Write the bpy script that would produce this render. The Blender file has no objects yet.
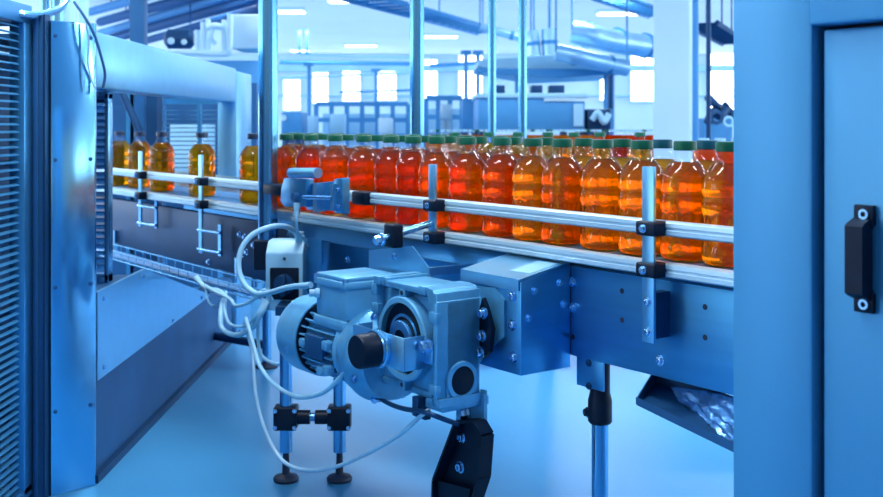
import bpy, bmesh, math, random
from mathutils import Vector, Matrix
random.seed(7)
C = bpy.context.scene.collection
PI = math.pi
F, H, CX, CY = 1066.0, 1.11, 441.5, 123.0     # focal length (px), eye height, principal point

# ------------------------------------------------------------------ frames
# conveyor frame: s runs along the line towards the near right, n points out of its near side
CF = Matrix(((.6, -.8, 0, 1.448), (-.8, -.6, 0, 1.086), (0, 0, 1, 0), (0, 0, 0, 1)))
ID = Matrix.Identity(4)
def P(px, py, d):                   # place point seen at px,py at depth d
    return Vector(((px - CX) / F * d, d, H - (py - CY) / F * d))
def U(px, py, n):                   # point on the plane n = const of the conveyor frame -> (s, n, z)
    a = (px - CX) / F
    Y = (1.81 - n) / (.8 * a + .6)
    return Vector((.6 * a * Y - .8 * Y, n, H - (py - CY) / F * Y))
def W(s, n, z): return CF @ Vector((s, n, z))

# ------------------------------------------------------------------ mesh builder
class MB:
    def __init__(self, M=ID):
        self.bm = bmesh.new(); self.M = M; self.mi = 0
    def _fin(self, vs):
        for v in vs: v.co = self.M @ v.co
        for f in {f for v in vs for f in v.link_faces}: f.material_index = self.mi
    def box(self, x0, x1, y0, y1, z0, z1, bev=0, seg=2, R=None):
        c = Vector(((x0+x1)/2, (y0+y1)/2, (z0+z1)/2))
        r = bmesh.ops.create_cube(self.bm, size=1)
        vs = r['verts']
        for v in vs:
            v.co = Vector((v.co.x*(x1-x0), v.co.y*(y1-y0), v.co.z*(z1-z0)))
        if bev:
            es = list({e for v in vs for e in v.link_edges})
            r = bmesh.ops.bevel(self.bm, geom=es, offset=bev, segments=seg, profile=.5, affect='EDGES')
            vs = list({v for f in r['faces'] for v in f.verts} | {v for v in vs if v.is_valid})
        for v in vs:
            if R: v.co = R @ v.co
            v.co += c
        self._fin(vs); return self
    def rings(self, rings, cap0=True, cap1=True, closed=True):
        allv = []
        for ring in rings: allv.append([self.bm.verts.new(p) for p in ring])
        n = len(allv[0])
        for a, b in zip(allv[:-1], allv[1:]):
            for i in range(n if closed else n-1):
                j = (i+1) % n
                self.bm.faces.new((a[i], a[j], b[j], b[i]))
        if cap0: self.bm.faces.new(allv[0][::-1])
        if cap1: self.bm.faces.new(allv[-1])
        self._fin([v for r in allv for v in r]); return self
    def _basis(self, d):
        d = d.normalized()
        a = Vector((0, 0, 1)) if abs(d.z) < .9 else Vector((1, 0, 0))
        x = d.cross(a).normalized(); y = d.cross(x).normalized()
        return x, y
    def cyl(self, p0, p1, r, r1=None, seg=20, rot=0):
        return self.lathe(p0, Vector(p1)-Vector(p0), [(0, r), ((Vector(p1)-Vector(p0)).length, r if r1 is None else r1)], seg, rot)
    def lathe(self, p0, axis, prof, seg=24, rot=0, sq=None):
        p0 = Vector(p0); axis = Vector(axis).normalized(); x, y = self._basis(axis)
        rs = []
        for h, r in prof:
            rs.append([p0 + axis*h + (x*math.cos(rot+2*PI*i/seg) + y*math.sin(rot+2*PI*i/seg))*r for i in range(seg)])
        return self.rings(rs)
    def ring(self, p0, axis, ro, ri, h, seg=32, bev=0):   # annular body
        p0 = Vector(p0); axis = Vector(axis).normalized(); x, y = self._basis(axis)
        b = bev
        prof = [(0, ri), (0, ro-b), (b, ro), (h-b, ro), (h, ro-b), (h, ri)] if b else [(0, ri), (0, ro), (h, ro), (h, ri)]
        rs = [[p0 + axis*hh + (x*math.cos(2*PI*i/seg)+y*math.sin(2*PI*i/seg))*r for hh, r in prof] for i in range(seg)]
        rs.append(rs[0])
        vs = [[self.bm.verts.new(p) for p in r] for r in rs[:-1]]; vs.append(vs[0])
        n = len(prof)
        for a, bb in zip(vs[:-1], vs[1:]):
            for i in range(n):
                j = (i+1) % n
                self.bm.faces.new((a[i], a[j], bb[j], bb[i]))
        self._fin([v for r in vs[:-1] for v in r]); return self
    def tube(self, pts, r, seg=10, smooth=6):
        pts = [Vector(p) for p in pts]
        if smooth and len(pts) > 2:
            q = [pts[0]*2-pts[1]] + pts + [pts[-1]*2-pts[-2]]
            out = []
            for i in range(1, len(q)-2):
                a, b, c, d = q[i-1:i+3]
                for k in range(smooth):
                    t = k/smooth
                    out.append(.5*((2*b)+(c-a)*t+(2*a-5*b+4*c-d)*t*t+(3*b-a-3*c+d)*t**3))
            out.append(pts[-1]); pts = out
        rs = []; x = None
        for i, p in enumerate(pts):
            d = (pts[min(i+1, len(pts)-1)] - pts[max(i-1, 0)]).normalized()
            if x is None: x, y = self._basis(d)
            else:
                x = (x - d*x.dot(d)).normalized(); y = d.cross(x)
            rs.append([p + (x*math.cos(2*PI*k/seg)+y*math.sin(2*PI*k/seg))*r for k in range(seg)])
        return self.rings(rs)
    def prism(self, poly, off, bev=0):      # planar polygon (list of 3D) extruded by vector off
        off = Vector(off)
        vs = [self.bm.verts.new(Vector(p)) for p in poly]
        ws = [self.bm.verts.new(Vector(p)+off) for p in poly]
        n = len(vs)
        self.bm.faces.new(vs[::-1]); self.bm.faces.new(ws)
        for i in range(n):
            j = (i+1) % n
            self.bm.faces.new((vs[i], vs[j], ws[j], ws[i]))
        allv = vs+ws
        if bev:
            es = list({e for v in allv for e in v.link_edges})
            r = bmesh.ops.bevel(self.bm, geom=es, offset=bev, segments=2, profile=.5, affect='EDGES')
            allv = list({v for f in r['faces'] for v in f.verts} | {v for v in allv if v.is_valid})
        self._fin(allv); return self
    def hexbolt(self, p, axis, r, h=None):
        p = Vector(p); axis = Vector(axis).normalized(); h = h or r*.9
        self.lathe(p, axis, [(0, r*1.35), (h*.22, r*1.35)], 18)
        self.lathe(p+axis*h*.22, axis, [(0, r), (h*.8, r), (h, r*.82)], 6, .3)
        return self
    def capbolt(self, p, axis, r, h=None):     # socket head with recess
        p = Vector(p); axis = Vector(axis).normalized(); h = h or r
        self.lathe(p, axis, [(0, r*1.5), (h*.2, r*1.5), (h*.25, r), (h*.9, r), (h, r*.85), (h, r*.5), (h*.6, r*.48)], 18)
        return self

LOC = {}
def finish(name, mb, mats, L, smooth=35):
    bm = mb.bm
    bmesh.ops.recalc_face_normals(bm, faces=bm.faces[:])
    for v in bm.verts: v.co -= L
    me = bpy.data.meshes.new(name); bm.to_mesh(me); bm.free()
    for m in (mats if isinstance(mats, (list, tuple)) else [mats]): me.materials.append(m)
    if smooth:
        for p in me.polygons: p.use_smooth = True
        me.set_sharp_from_angle(angle=math.radians(smooth))
    o = bpy.data.objects.new(name, me); C.objects.link(o)
    return o
def tag(o, label, cat, group=None, kind=None):
    if label: o['label'] = label
    if cat: o['category'] = cat
    if group: o['group'] = group
    if kind: o['kind'] = kind
    return o
def thing(name, label, cat, loc, group=None):
    o = bpy.data.objects.new(name, None); C.objects.link(o)
    o.empty_display_size = .05
    o.location = loc; LOC[o] = Vector(loc)
    return tag(o, label, cat, group)
def part(name, mb, mat, parent, label=None, smooth=35):
    L = LOC[parent]
    o = finish(name, mb, mat, L, smooth); o.parent = parent; LOC[o] = L
    if label: o['label'] = label
    return o
def solo(name, mb, mat, label, cat, loc=None, group=None, smooth=35):     # a thing that is one mesh
    if loc is None:
        vs = [v.co for v in mb.bm.verts]
        loc = Vector((sum(v.x for v in vs)/len(vs), sum(v.y for v in vs)/len(vs), min(v.z for v in vs)))
    loc = Vector(loc)
    o = finish(name, mb, mat, loc, smooth); o.location = loc; LOC[o] = loc
    return tag(o, label, cat, group)
def struct(name, mb, mat, smooth=0):
    o = finish(name, mb, mat, Vector((0, 0, 0)), smooth); o['kind'] = 'structure'; LOC[o] = Vector((0, 0, 0)); return o
def copy_thing(src, loc, label=None, group=None):
    r = src.copy(); C.objects.link(r); r.location = loc
    for ch in src.children:
        c = ch.copy(); C.objects.link(c); c.parent = r
        for g in ch.children:
            d = g.copy(); C.objects.link(d); d.parent = c
    if label: r['label'] = label
    if group: r['group'] = group
    return r

# ------------------------------------------------------------------ materials
def pm(name, col, metal=0, rough=.5, var=0, scale=(8, 8, 8), bump=0, spec=.5, coat=0, rvar=0, detail=4):
    m = bpy.data.materials.new(name); m.use_nodes = True
    nt = m.node_tree; b = nt.nodes['Principled BSDF']
    b.inputs['Base Color'].default_value = (*col, 1)
    b.inputs['Metallic'].default_value = metal; b.inputs['Roughness'].default_value = rough
    b.inputs['Specular IOR Level'].default_value = spec
    b.inputs['Coat Weight'].default_value = coat
    if var or bump or rvar:
        tc = nt.nodes.new('ShaderNodeTexCoord'); mp = nt.nodes.new('ShaderNodeMapping')
        mp.inputs['Scale'].default_value = scale
        nz = nt.nodes.new('ShaderNodeTexNoise'); nz.inputs['Scale'].default_value = 1; nz.inputs['Detail'].default_value = detail
        nt.links.new(tc.outputs['Object'], mp.inputs[0]); nt.links.new(mp.outputs[0], nz.inputs['Vector'])
        if var:
            rp = nt.nodes.new('ShaderNodeValToRGB')
            rp.color_ramp.elements[0].position = .3; rp.color_ramp.elements[1].position = .7
            rp.color_ramp.elements[0].color = (*[c*(1-var) for c in col], 1)
            rp.color_ramp.elements[1].color = (*[min(1, c*(1+var)) for c in col], 1)
            nt.links.new(nz.outputs['Fac'], rp.inputs[0]); nt.links.new(rp.outputs[0], b.inputs['Base Color'])
        if rvar:
            mr = nt.nodes.new('ShaderNodeMapRange')
            mr.inputs['From Min'].default_value = .3; mr.inputs['From Max'].default_value = .7
            mr.inputs['To Min'].default_value = max(.03, rough-rvar); mr.inputs['To Max'].default_value = rough+rvar
            nt.links.new(nz.outputs['Fac'], mr.inputs[0]); nt.links.new(mr.outputs[0], b.inputs['Roughness'])
        if bump:
            bp = nt.nodes.new('ShaderNodeBump'); bp.inputs['Strength'].default_value = bump; bp.inputs['Distance'].default_value = .002
            nt.links.new(nz.outputs['Fac'], bp.inputs['Height']); nt.links.new(bp.outputs[0], b.inputs['Normal'])
    return m
def em(name, col, s):
    m = bpy.data.materials.new(name); m.use_nodes = True
    nt = m.node_tree; nt.nodes.remove(nt.nodes['Principled BSDF'])
    e = nt.nodes.new('ShaderNodeEmission'); e.inputs[0].default_value = (*col, 1); e.inputs[1].default_value = s
    nt.links.new(e.outputs[0], nt.nodes['Material Output'].inputs[0]); return m
M = {}
M['plate'] = pm('blue_brushed_plate', (.08,.37,.68), .85, .34, .05, (3, 3, 60), .02, rvar=.03)
M['steel'] = pm('pale_blue_steel', (.27,.63,.90), .95, .24)
M['sheet'] = pm('brushed_sheet_steel', (.20,.56,.86), .96, .16, .02, (14, 14, 14), 0)
M['alu'] = pm('anodised_rail', (.58, .83, .97), .35, .3)
M['flat'] = pm('satin_steel', (.25,.61,.87), .9, .34, .04, (14, 14, 14), 0)
M['post'] = pm('polished_tube', (.14,.44,.74), .92, .2)
M['gear'] = pm('blue_grey_cast_paint', (.10,.40,.68), .35, .38, .10, (30, 30, 30), .15)
M['motor'] = pm('light_blue_motor_paint', (.15,.50,.80), .25, .38, .06, (30, 30, 30), .08)
M['cab'] = pm('cabinet_paint', (.07,.345,.63), .3, .42, .07, (4, 4, 1.5), .02, rvar=.04)
M['black'] = pm('black_plastic', (.003, .013, .035), 0, .42, .2, (20, 20, 20), .05, spec=.2)
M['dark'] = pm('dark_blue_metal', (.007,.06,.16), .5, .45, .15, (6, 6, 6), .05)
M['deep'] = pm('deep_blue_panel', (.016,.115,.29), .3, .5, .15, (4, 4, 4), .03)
M['white'] = pm('pale_plastic', (.36,.70,.92), 0, .42, .04, (10, 10, 10), 0)
M['cable'] = pm('pale_cable', (.34,.68,.92), 0, .45, .05, (30, 30, 30), 0)
M['cable2'] = pm('blue_cable', (.12, .36, .72), 0, .45, .05, (30, 30, 30), 0)
M['hose'] = pm('clear_hose', (.45, .74, .97), 0, .2, .05, (30, 30, 30), 0)
M['bolt'] = pm('bolt_steel', (.36, .64, .93), .95, .22)
M['belt'] = pm('chain_belt', (.04,.18,.40), .3, .4, .2, (30, 30, 30), .1)
M['floor'] = pm('resin_floor', (.062,.33,.64), .1, .30, .10, (1.1, .8, 1), .03, detail=6)
M['wall'] = pm('painted_wall', (.66,.86,.97), 0, .7, .08, (.6, .6, .6))
M['ceil'] = pm('white_ceiling', (.86,.95,.99), 0, .8, .04, (.4, .4, .4))
M['farm'] = pm('far_machine_blue', (.06,.31,.64), .1, .5, .12, (1.5, 1.5, 1.5))
M['farl'] = pm('far_machine_pale', (.38,.70,.92), .1, .5, .12, (1.5, 1.5, 1.5))
M['farw'] = pm('far_white', (.62, .85, .98), 0, .45, .05, (2, 2, 2))
M['duct'] = pm('galvanised_duct', (.40, .68, .93), .6, .3, .1, (3, 3, 3))
M['pipe'] = pm('painted_pipe', (.012, .09, .26), 0, .7, spec=.1)
M['pipe2'] = pm('painted_pipe_pale', (.06, .24, .52), 0, .7, spec=.1)
M['lamp'] = em('lamp_light', (.97, .99, 1), 6)
M['day'] = em('daylight_pane', (.92, .97, 1), 6)
M['green'] = pm('green_cap', (.003, .11, .06), 0, .4, .1, (60, 60, 60), .1, spec=.3)
M['teal'] = pm('teal_cap', (.003, .09, .13), 0, .4, .1, (60, 60, 60), .1, spec=.3)
M['navy'] = pm('navy_cap', (.006, .025, .07), 0, .38, .1, (60, 60, 60), .1)
M['rubber'] = pm('rubber', (.006, .02, .055), 0, .6, .1, (20, 20, 20), .05)

def liquid(name, a, b, glow_a, glow_b, mixv):
    m = bpy.data.materials.new(name); m.use_nodes = True
    nt = m.node_tree; N = nt.nodes; Lk = nt.links; N.remove(N['Principled BSDF'])
    oi = N.new('ShaderNodeObjectInfo')
    def ramp(p, q):
        rp = N.new('ShaderNodeValToRGB'); rp.color_ramp.elements[0].color = (*p, 1); rp.color_ramp.elements[1].color = (*q, 1)
        Lk.new(oi.outputs['Random'], rp.inputs[0]); return rp.outputs[0]
    c1, c2 = ramp(a, b), ramp(glow_a, glow_b)
    g = N.new('ShaderNodeBsdfRefraction'); g.inputs['IOR'].default_value = 1.33; g.inputs['Roughness'].default_value = .02
    t = N.new('ShaderNodeBsdfTranslucent'); d = N.new('ShaderNodeBsdfDiffuse')
    Lk.new(c1, g.inputs['Color']); Lk.new(c2, t.inputs['Color']); Lk.new(c2, d.inputs['Color'])
    m1 = N.new('ShaderNodeMixShader'); m1.inputs[0].default_value = .08
    Lk.new(t.outputs[0], m1.inputs[1]); Lk.new(d.outputs[0], m1.inputs[2])
    m2 = N.new('ShaderNodeMixShader'); m2.inputs[0].default_value = mixv
    tr = N.new('ShaderNodeBsdfTransparent'); Lk.new(c1, tr.inputs['Color'])
    m0 = N.new('ShaderNodeMixShader'); m0.inputs[0].default_value = .30
    Lk.new(g.outputs[0], m0.inputs[1]); Lk.new(tr.outputs[0], m0.inputs[2])
    Lk.new(m0.outputs[0], m2.inputs[1]); Lk.new(m1.outputs[0], m2.inputs[2])
    Lk.new(m2.outputs[0], N['Material Output'].inputs[0]); return m
M['orange'] = liquid('orange_juice_drink', (1.0, .42, .018), (1.0, .66, .06), (1, .17, .002), (1, .40, .008), .07)
M['amber'] = liquid('amber_drink', (1.0, .50, .03), (1.0, .60, .05), (1, .34, .006), (1, .40, .01), .10)
def shell():
    m = bpy.data.materials.new('clear_bottle_plastic'); m.use_nodes = True
    nt = m.node_tree; N = nt.nodes; Lk = nt.links; N.remove(N['Principled BSDF'])
    lw = N.new('ShaderNodeFresnel'); lw.inputs[0].default_value = 1.38
    mp = N.new('ShaderNodeMath'); mp.operation = 'MULTIPLY'; ge = N.new('ShaderNodeNewGeometry'); iv = N.new('ShaderNodeMath'); iv.operation = 'SUBTRACT'; iv.inputs[0].default_value = 1.0
    Lk.new(ge.outputs['Backfacing'], iv.inputs[1]); Lk.new(lw.outputs[0], mp.inputs[0]); Lk.new(iv.outputs[0], mp.inputs[1])
    t = N.new('ShaderNodeBsdfTransparent'); t.inputs[0].default_value = (.97, .98, 1, 1)
    g = N.new('ShaderNodeBsdfGlossy'); g.inputs['Roughness'].default_value = .035
    mx = N.new('ShaderNodeMixShader')
    Lk.new(mp.outputs[0], mx.inputs[0]); Lk.new(t.outputs[0], mx.inputs[1]); Lk.new(g.outputs[0], mx.inputs[2])
    Lk.new(mx.outputs[0], N['Material Output'].inputs[0]); return m
M['shell'] = shell()

# ------------------------------------------------------------------ the hall
struct('floor', MB().box(-12, 14, -4, 34, -.1, 0), M['floor'])
struct('ceiling', MB().box(-12, 14, -4, 34, 3.3, 3.4), M['ceil'])
struct('wall_back', MB().box(-12, 14, 34, 34.2, 0, 3.3), M['wall'])
struct('wall_left', MB().box(-12.2, -12, -4, 34, 0, 3.3), M['wall'])
struct('wall_right', MB().box(14, 14.2, -4, 34, 0, 3.3), M['wall'])
wn = 0
def window(rect, d=33.96):
    global wn; wn += 1
    x0, y0, x1, y1 = rect
    a, b = P(x0, y1, d), P(x1, y0, d)
    w = .05
    f = struct('window_%d' % wn, MB().box(a.x-w, b.x+w, d-.05, d+.04, a.z-w, a.z).box(a.x-w, b.x+w, d-.05, d+.04, b.z, b.z+w)
               .box(a.x-w, a.x, d-.05, d+.04, a.z, b.z).box(b.x, b.x+w, d-.05, d+.04, a.z, b.z)
               .box((a.x+b.x)/2-.012, (a.x+b.x)/2+.012, d-.03, d, a.z, b.z), M['farw'])
    part('window_pane', MB().box(a.x, b.x, d-.01, d+.03, a.z, b.z), M['day'], f)
for r in [(284, 80, 300, 110), (313, 73, 328, 103), (343, 70, 360, 101), (376, 70, 396, 100), (424, 60, 437, 99), (459, 56, 482, 98),
          (600, 60, 614, 100), (631, 53, 658, 101), (709, 40, 738, 110)]: window(r)
# tall daylight windows in the two long walls
for i, y in enumerate(range(-2, 33, 4)):
    for sx, wx in ((1, 13.98), (-1, -11.98)):
        wn += 1
        x0, x1 = sorted((wx, wx - sx*.06))
        f = struct('window_%d' % wn, MB().box(x0, x1, y-1.6, y+1.6, .95, 1.0).box(x0, x1, y-1.6, y+1.6, 2.8, 2.85)
                   .box(x0, x1, y-1.6, y-1.54, 1, 2.8).box(x0, x1, y+1.54, y+1.6, 1, 2.8).box(x0, x1, y-.03, y+.03, 1, 2.8), M['farw'])
        part('window_pane', MB().box(x0+.015, x1-.015, y-1.54, y+1.54, 1, 2.8), M['day'], f)
struct('trim_1', MB().box(-12, 14, 33.8, 34, 2.75, 2.95).box(-12, 14, 33.9, 34, 1.95, 2.0), M['farl'])

# ceiling lamps
def lamp(x, y, lab, w=1.2, z=3.3):
    t = thing('ceiling_lamp', lab, 'lamp', (x, y, z), 'long lamps under the hall ceiling')
    part('housing', MB().box(x-w/2-.03, x+w/2+.03, y-.19, y+.19, z-.06, z), M['farw'], t)
    part('diffuser', MB().box(x-w/2, x+w/2, y-.16, y+.16, z-.085, z-.061), M['lamp'], t, 'glowing white diffuser')
    return t
for (px, py, w, lab) in [(291, 12, .5, 'glowing ceiling lamp just right of the thick guard tube'), (345, 1.5, .55, 'glowing ceiling lamp cut by the top edge, left of the cable ladder'),
                      (361, 46, .85, 'glowing ceiling lamp above the small far windows'), (440, 37, .85, 'glowing ceiling lamp right behind the second guard tube'),
                      (300, 51, .5, 'dim small ceiling lamp low on the left near the back wall'), (624, 14, 1.0, 'glowing ceiling lamp left of the pale concrete column'),
                      (585, 58, .9, 'glowing ceiling lamp above the grey canopy')]:
    d = min(33.2, (3.23-H)*F/(CY-py)); x = (px-CX)/F*d
    lamp(x, d, lab, w, 3.3)
# lamp rows over the near hall: real lights above the frame
for y, e in ((2.1, 62), (4.6, 85), (9, 50), (14, 55), (19, 55), (25, 55), (31, 55)):
    for x in ((-4, -.8, 2.4, 5.6) if y < 12 else (-8, -3, 2, 7)):
        l = bpy.data.lights.new('hall_lamp_light', 'AREA'); l.shape = 'RECTANGLE'; l.size = 1.3; l.size_y = .3; l.energy = e; l.color = (.97, .99, 1)
        o = bpy.data.objects.new('hall_lamp_light', l); C.objects.link(o); o.location = (x, y, 3.27)

for y in (17, 20, 23, 26, 29, 32):           # added fill lights without fixtures, to whiten the far ceiling
    l = bpy.data.lights.new('ceiling_fill_light', 'AREA'); l.shape = 'RECTANGLE'; l.size = 22; l.size_y = 3.0; l.energy = 85; l.color = (.97, .99, 1)
    o = bpy.data.objects.new('ceiling_fill_light', l); C.objects.link(o); o.location = (1, y, 2.45); o.rotation_euler = (PI, 0, 0)

# overhead cable ladder and pipes
def ladder(p0, p1, w, lab, mat, rungs=10):
    a, b = Vector(p0), Vector(p1); d = (b-a).normalized(); s = d.cross(Vector((0, 0, 1))).normalized()
    t = thing('cable_ladder', lab, 'cable tray', a)
    for q in (-1, 1): part('side_rail', MB().tube([a+s*w/2*q, b+s*w/2*q], .035, 4, 0), mat, t)
    m = MB()
    for i in range(rungs):
        c = a.lerp(b, (i+.5)/rungs); m.tube([c-s*w/2, c+s*w/2], .018, 4, 0)
    part('rungs', m, mat, t)
    m = MB()
    for i in (1, rungs//2, rungs-2):
        c = a.lerp(b, (i+.5)/rungs); m.cyl(c, (c.x, c.y, 3.3), .012, seg=6)
    part('hanger_rods', m, mat, t)
zc = 2.55
def onz(px, py, z):
    d = (z-H)*F/(CY-py); return Vector(((px-CX)/F*d, d, z))
ladder(onz(355, -4, 2.6), onz(492, 33, 2.6), .5, 'long slanting cable ladder hung below the ceiling, mid frame', M['farm'], 16)
ladder(onz(607, -3, 2.7), onz(662, 16, 2.7), .4, 'short cable ladder beside the pale concrete column', M['farm'])
ladder(onz(700, 23, 2.3), onz(736, 44, 2.3), .4, 'dark cable ladder right of the pale concrete column', M['dark'])

# concrete column and pipe beside it
R25 = Matrix.Rotation(math.radians(-18), 4, 'Z')
cx, cy = (673-CX)/F*8.2, 8.2
m = MB(); m.M = Matrix.Translation((cx, cy, 0)) @ R25
m.box(-.135, .135, -.135, .135, 0, 3.3, .012)
solo('concrete_column', m, M['wall'], 'pale blue square concrete column rising behind the bottles', 'column', (cx, cy, 0))
m = MB(); x = (693-CX)/F*8.6; m.cyl((x, 8.6, 0), (x, 8.6, 3.3), .045, seg=16)
solo('drain_pipe', m, M['farm'], 'blue upright pipe hugging the right of the concrete column', 'pipe')
m = MB(); x = (708.5-CX)/F*9; m.cyl((x, 9, 0), (x, 9, 2.2), .02, seg=10)
solo('steel_pole', m, M['dark'], 'slim dark pole in front of the right bright window', 'pole')

# ------------------------------------------------------------------ far machines (blurred background)
def far_box(name, lab, cat, px0, px1, py0, py1, d, depth, mat, mat2=None, floor=True, extras=None):
    a, b = P(px0, py1, d), P(px1, py0, d)
    t = thing(name, lab, cat, ((a.x+b.x)/2, d+depth/2, 0 if floor else a.z))
    part('body', MB().box(a.x, b.x, d, d+depth, a.z, b.z, .02), mat, t)
    if floor:
        for x in (a.x+.05, b.x-.05):
            for y in (d+.08, d+depth-.08):
                part('leg', MB().box(x-.04, x+.04, y-.04, y+.04, 0, a.z+.01), mat2 or mat, t)
    return t, a, b
t, a, b = far_box('packing_machine', 'big blue boxy machine with a pale sign strip, behind the bottles', 'machine', 478, 585, 96, 131, 11, 1.6, M['farm'], M['dark'])
part('top_cover', MB().box(a.x-.02, b.x+.02, 10.97, 12.62, b.z-.02, b.z+.03, .01), M['farl'], t)
lx = P(546, 97, 10.98).x; m = MB().box(lx-.02, lx+.56, 10.985, 10.999, P(0, 101.5, 11).z, P(0, 97.5, 11).z)
for w_, g_ in ((.035, .045), (.03, .04), (.05, .06), (.03, .04), (.04, .07), (.05, .06)):
    m.box(lx, lx+w_, 10.975, 10.99, P(0, 101, 11).z, P(0, 98, 11).z); lx += g_
part('sign_strip', m, M['farw'], t, 'pale blurred sign strip')
part('side_door', MB().box(b.x-.12, b.x-.02, 10.98, 10.999, a.z+.05, b.z-.08), M['farl'], t)
for i, px in enumerate((497, 536, 556)):
    q, w_ = P(px, 96, 11.3), (.16, .12, .16)[i]
    solo('control_unit', MB().box(q.x-w_/2, q.x+w_/2, 11.2, 11.4, b.z+.025, b.z+.12, .01), M['dark'], ['dark unit on the machine roof, left of the twin tubes', 'dark unit on the machine roof right of the slim tube', 'small dark unit nearest the right end of the machine roof'][i], 'device')
# frame with dark contents to its right
t, a, b = far_box('pipe_stand', 'open dark frame right of the big blue machine', 'machine', 587, 611, 109, 130, 11, .8, M['dark'], M['dark'])
part('mast', MB().box(b.x-.03, b.x+.01, 10.95, 11, b.z, P(0, 75, 11).z), M['dark'], t)
part('pipes', MB().tube([P(592, 120, 10.98), P(598, 113, 10.96), (P(604, 122, 10.96)), P(609, 114, 10.98)], .035, 8), M['farl'], t)
# canopy with ducts above
a, b = P(478, 60, 13), P(626, 75, 13)
t = thing('extraction_canopy', 'wide grey canopy hung below the ceiling, over the blue machine', 'canopy', P(552, 75, 13))
part('hood', MB().prism([P(478, 66, 13), P(478, 60, 13), P(560, 55, 13), P(626, 71, 13), P(622, 74, 13), P(540, 77, 13)], (0, 2.2, 0)), M['farl'], t)
part('hood_edge', MB().prism([P(478, 72, 12.9), P(478, 68, 12.9), P(580, 69, 12.9), P(622, 73, 12.9), P(560, 78, 12.9)], (0, .1, 0)), M['farm'], t)
for px in (517, 606, 612):
    part('support_post', MB().cyl(P(px, 73, 13.05), (P(px, 73, 13.05).x, 13.05, 0), .03, seg=8), M['farm'], t)
def duct(pts, r, lab, name='air_duct', mat='duct', bands=2):
    t = thing(name, lab, 'duct', pts[0])
    for p in (pts[0], pts[-1]): part('hanger', MB().cyl(p, (p.x, p.y, 3.3), .012, seg=6), M['farm'], t)
    part('tube', MB().tube(pts, r, 20, 5), M[mat], t)
    for i in range(bands):
        k = (i+.5)/bands; p = pts[0].lerp(pts[-1], k); d = (pts[-1]-pts[0]).normalized()
        part('band', MB().ring(p-d*.02, d, r*1.12, r*.9, .05, 20), M['farm'], t)
duct([P(572, 32, 14), P(588, 35, 14), P(612, 41, 14.4), P(658, 48, 15)], .16, 'fat galvanised air duct running to the concrete column', bands=3)
duct([P(531, 31, 14), P(533, 40, 14), P(534, 56, 14)], .09, 'upright air duct stub behind the slim guard tube', bands=1)
duct([P(549, 29, 14), P(549, 42, 14), P(550, 55, 14)], .1, 'upright air duct stub next to the fat duct', bands=1)
duct([P(480, 27, 15), P(500, 32, 15), P(522, 38, 15)], .06, 'thin pale air duct between the two slim guard tubes', bands=2)
duct([P(556, 52, 12.5), P(575, 56, 12.5), P(600, 62, 12.6), P(627, 68, 12.7)], .1, 'low pale air duct slanting along the canopy top', bands=2)
# blue machinery right of the column
t = thing('pump_unit', 'tangle of dark blue pipes seen right of the concrete column', 'machine', (P(718, 120, 9.5).x, 9.5, 0))
part('body', MB().box(P(706, 0, 9.5).x, P(736, 0, 9.5).x, 9.6, 10.1, 0, P(0, 118, 9.5).z, .02), M['farm'], t)
part('pipe', MB().tube([P(708, 98, 9.5), P(712, 101, 9.4), P(717, 106, 9.4), P(722, 108, 9.5), P(728, 104, 9.5)], .035), M['dark'], t)
part('pipe', MB().tube([P(708, 122, 9.5), P(713, 112, 9.4), P(720, 116, 9.35), P(727, 110, 9.5), P(735, 118, 9.5)], .04), M['dark'], t)
part('valve_wheel', MB().ring(P(716, 118, 9.3), (0, -1, .2), .06, .035, .03, 20), M['dark'], t)
part('valve_wheel', MB().ring(P(728, 122, 9.3), (0, -1, .2), .05, .03, .03, 20), M['farl'], t)
# far left equipment in front of the back wall
def rack(px0, px1, py0, py1, d, depth, lab, mat, nx=3, nz=2):
    a, b = P(px0, py1, d), P(px1, py0, d)
    t = thing('machine_rack', lab, 'machine', ((a.x+b.x)/2, d+depth/2, 0))
    for i in range(nx+1):
        x = a.x + (b.x-a.x)*i/nx
        part('upright', MB().box(x-.035, x+.035, d, d+.07, 0, b.z), mat, t)
    for k in range(nz+1):
        z = max(.1, a.z)+(b.z-max(.1, a.z))*k/nz
        part('crossbar', MB().box(a.x, b.x, d-.01, d+.08, z-.035, z+.035), mat, t)
    part('back_panel', MB().box(a.x, b.x, d+depth-.05, d+depth, 0, b.z-.15), M['farl'], t)
    return t
rack(316, 408, 104, 136, 17, 1.0, 'long open equipment rack under the small far windows', M['farm'], 6, 2)
rack(426, 462, 98, 136, 16, .8, 'open rack just right of the second guard tube', M['farm'], 3, 2)
t, a, b = far_box('control_cabinet', 'blue control cabinet with a round lamp, right of the thick tube', 'cabinet', 281, 302, 112, 137, 12, .5, M['farm'], M['dark'])
part('signal_light', MB().lathe(P(284, 118, 11.99), (0, -1, 0), [(0, .035), (.02, .03)], 16), M['farw'], t)
t, a, b = far_box('tank_housing', 'pale blue housing behind the slanting dark rack', 'machine', 462, 480, 98, 133, 14, .8, M['farm'], M['dark'])
for i, (px0, px1, py0, py1, d) in enumerate([(304, 315, 116, 136, 15), (378, 392, 118, 134, 15), (408, 420, 112, 134, 14.5), (330, 344, 114, 134, 15.5), (440, 452, 104, 120, 15)]):
    far_box('machine_module', ['small pale module beside the blue control cabinet', 'small pale module in the middle of the long rack', 'small module half behind the second guard tube', 'pale module below the second far window', 'pale square module in the open rack'][i], 'machine', px0, px1, py0, py1, d, .4, [M['farl'], M['farw'], M['farm'], M['farl'], M['farw']][i])
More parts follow.
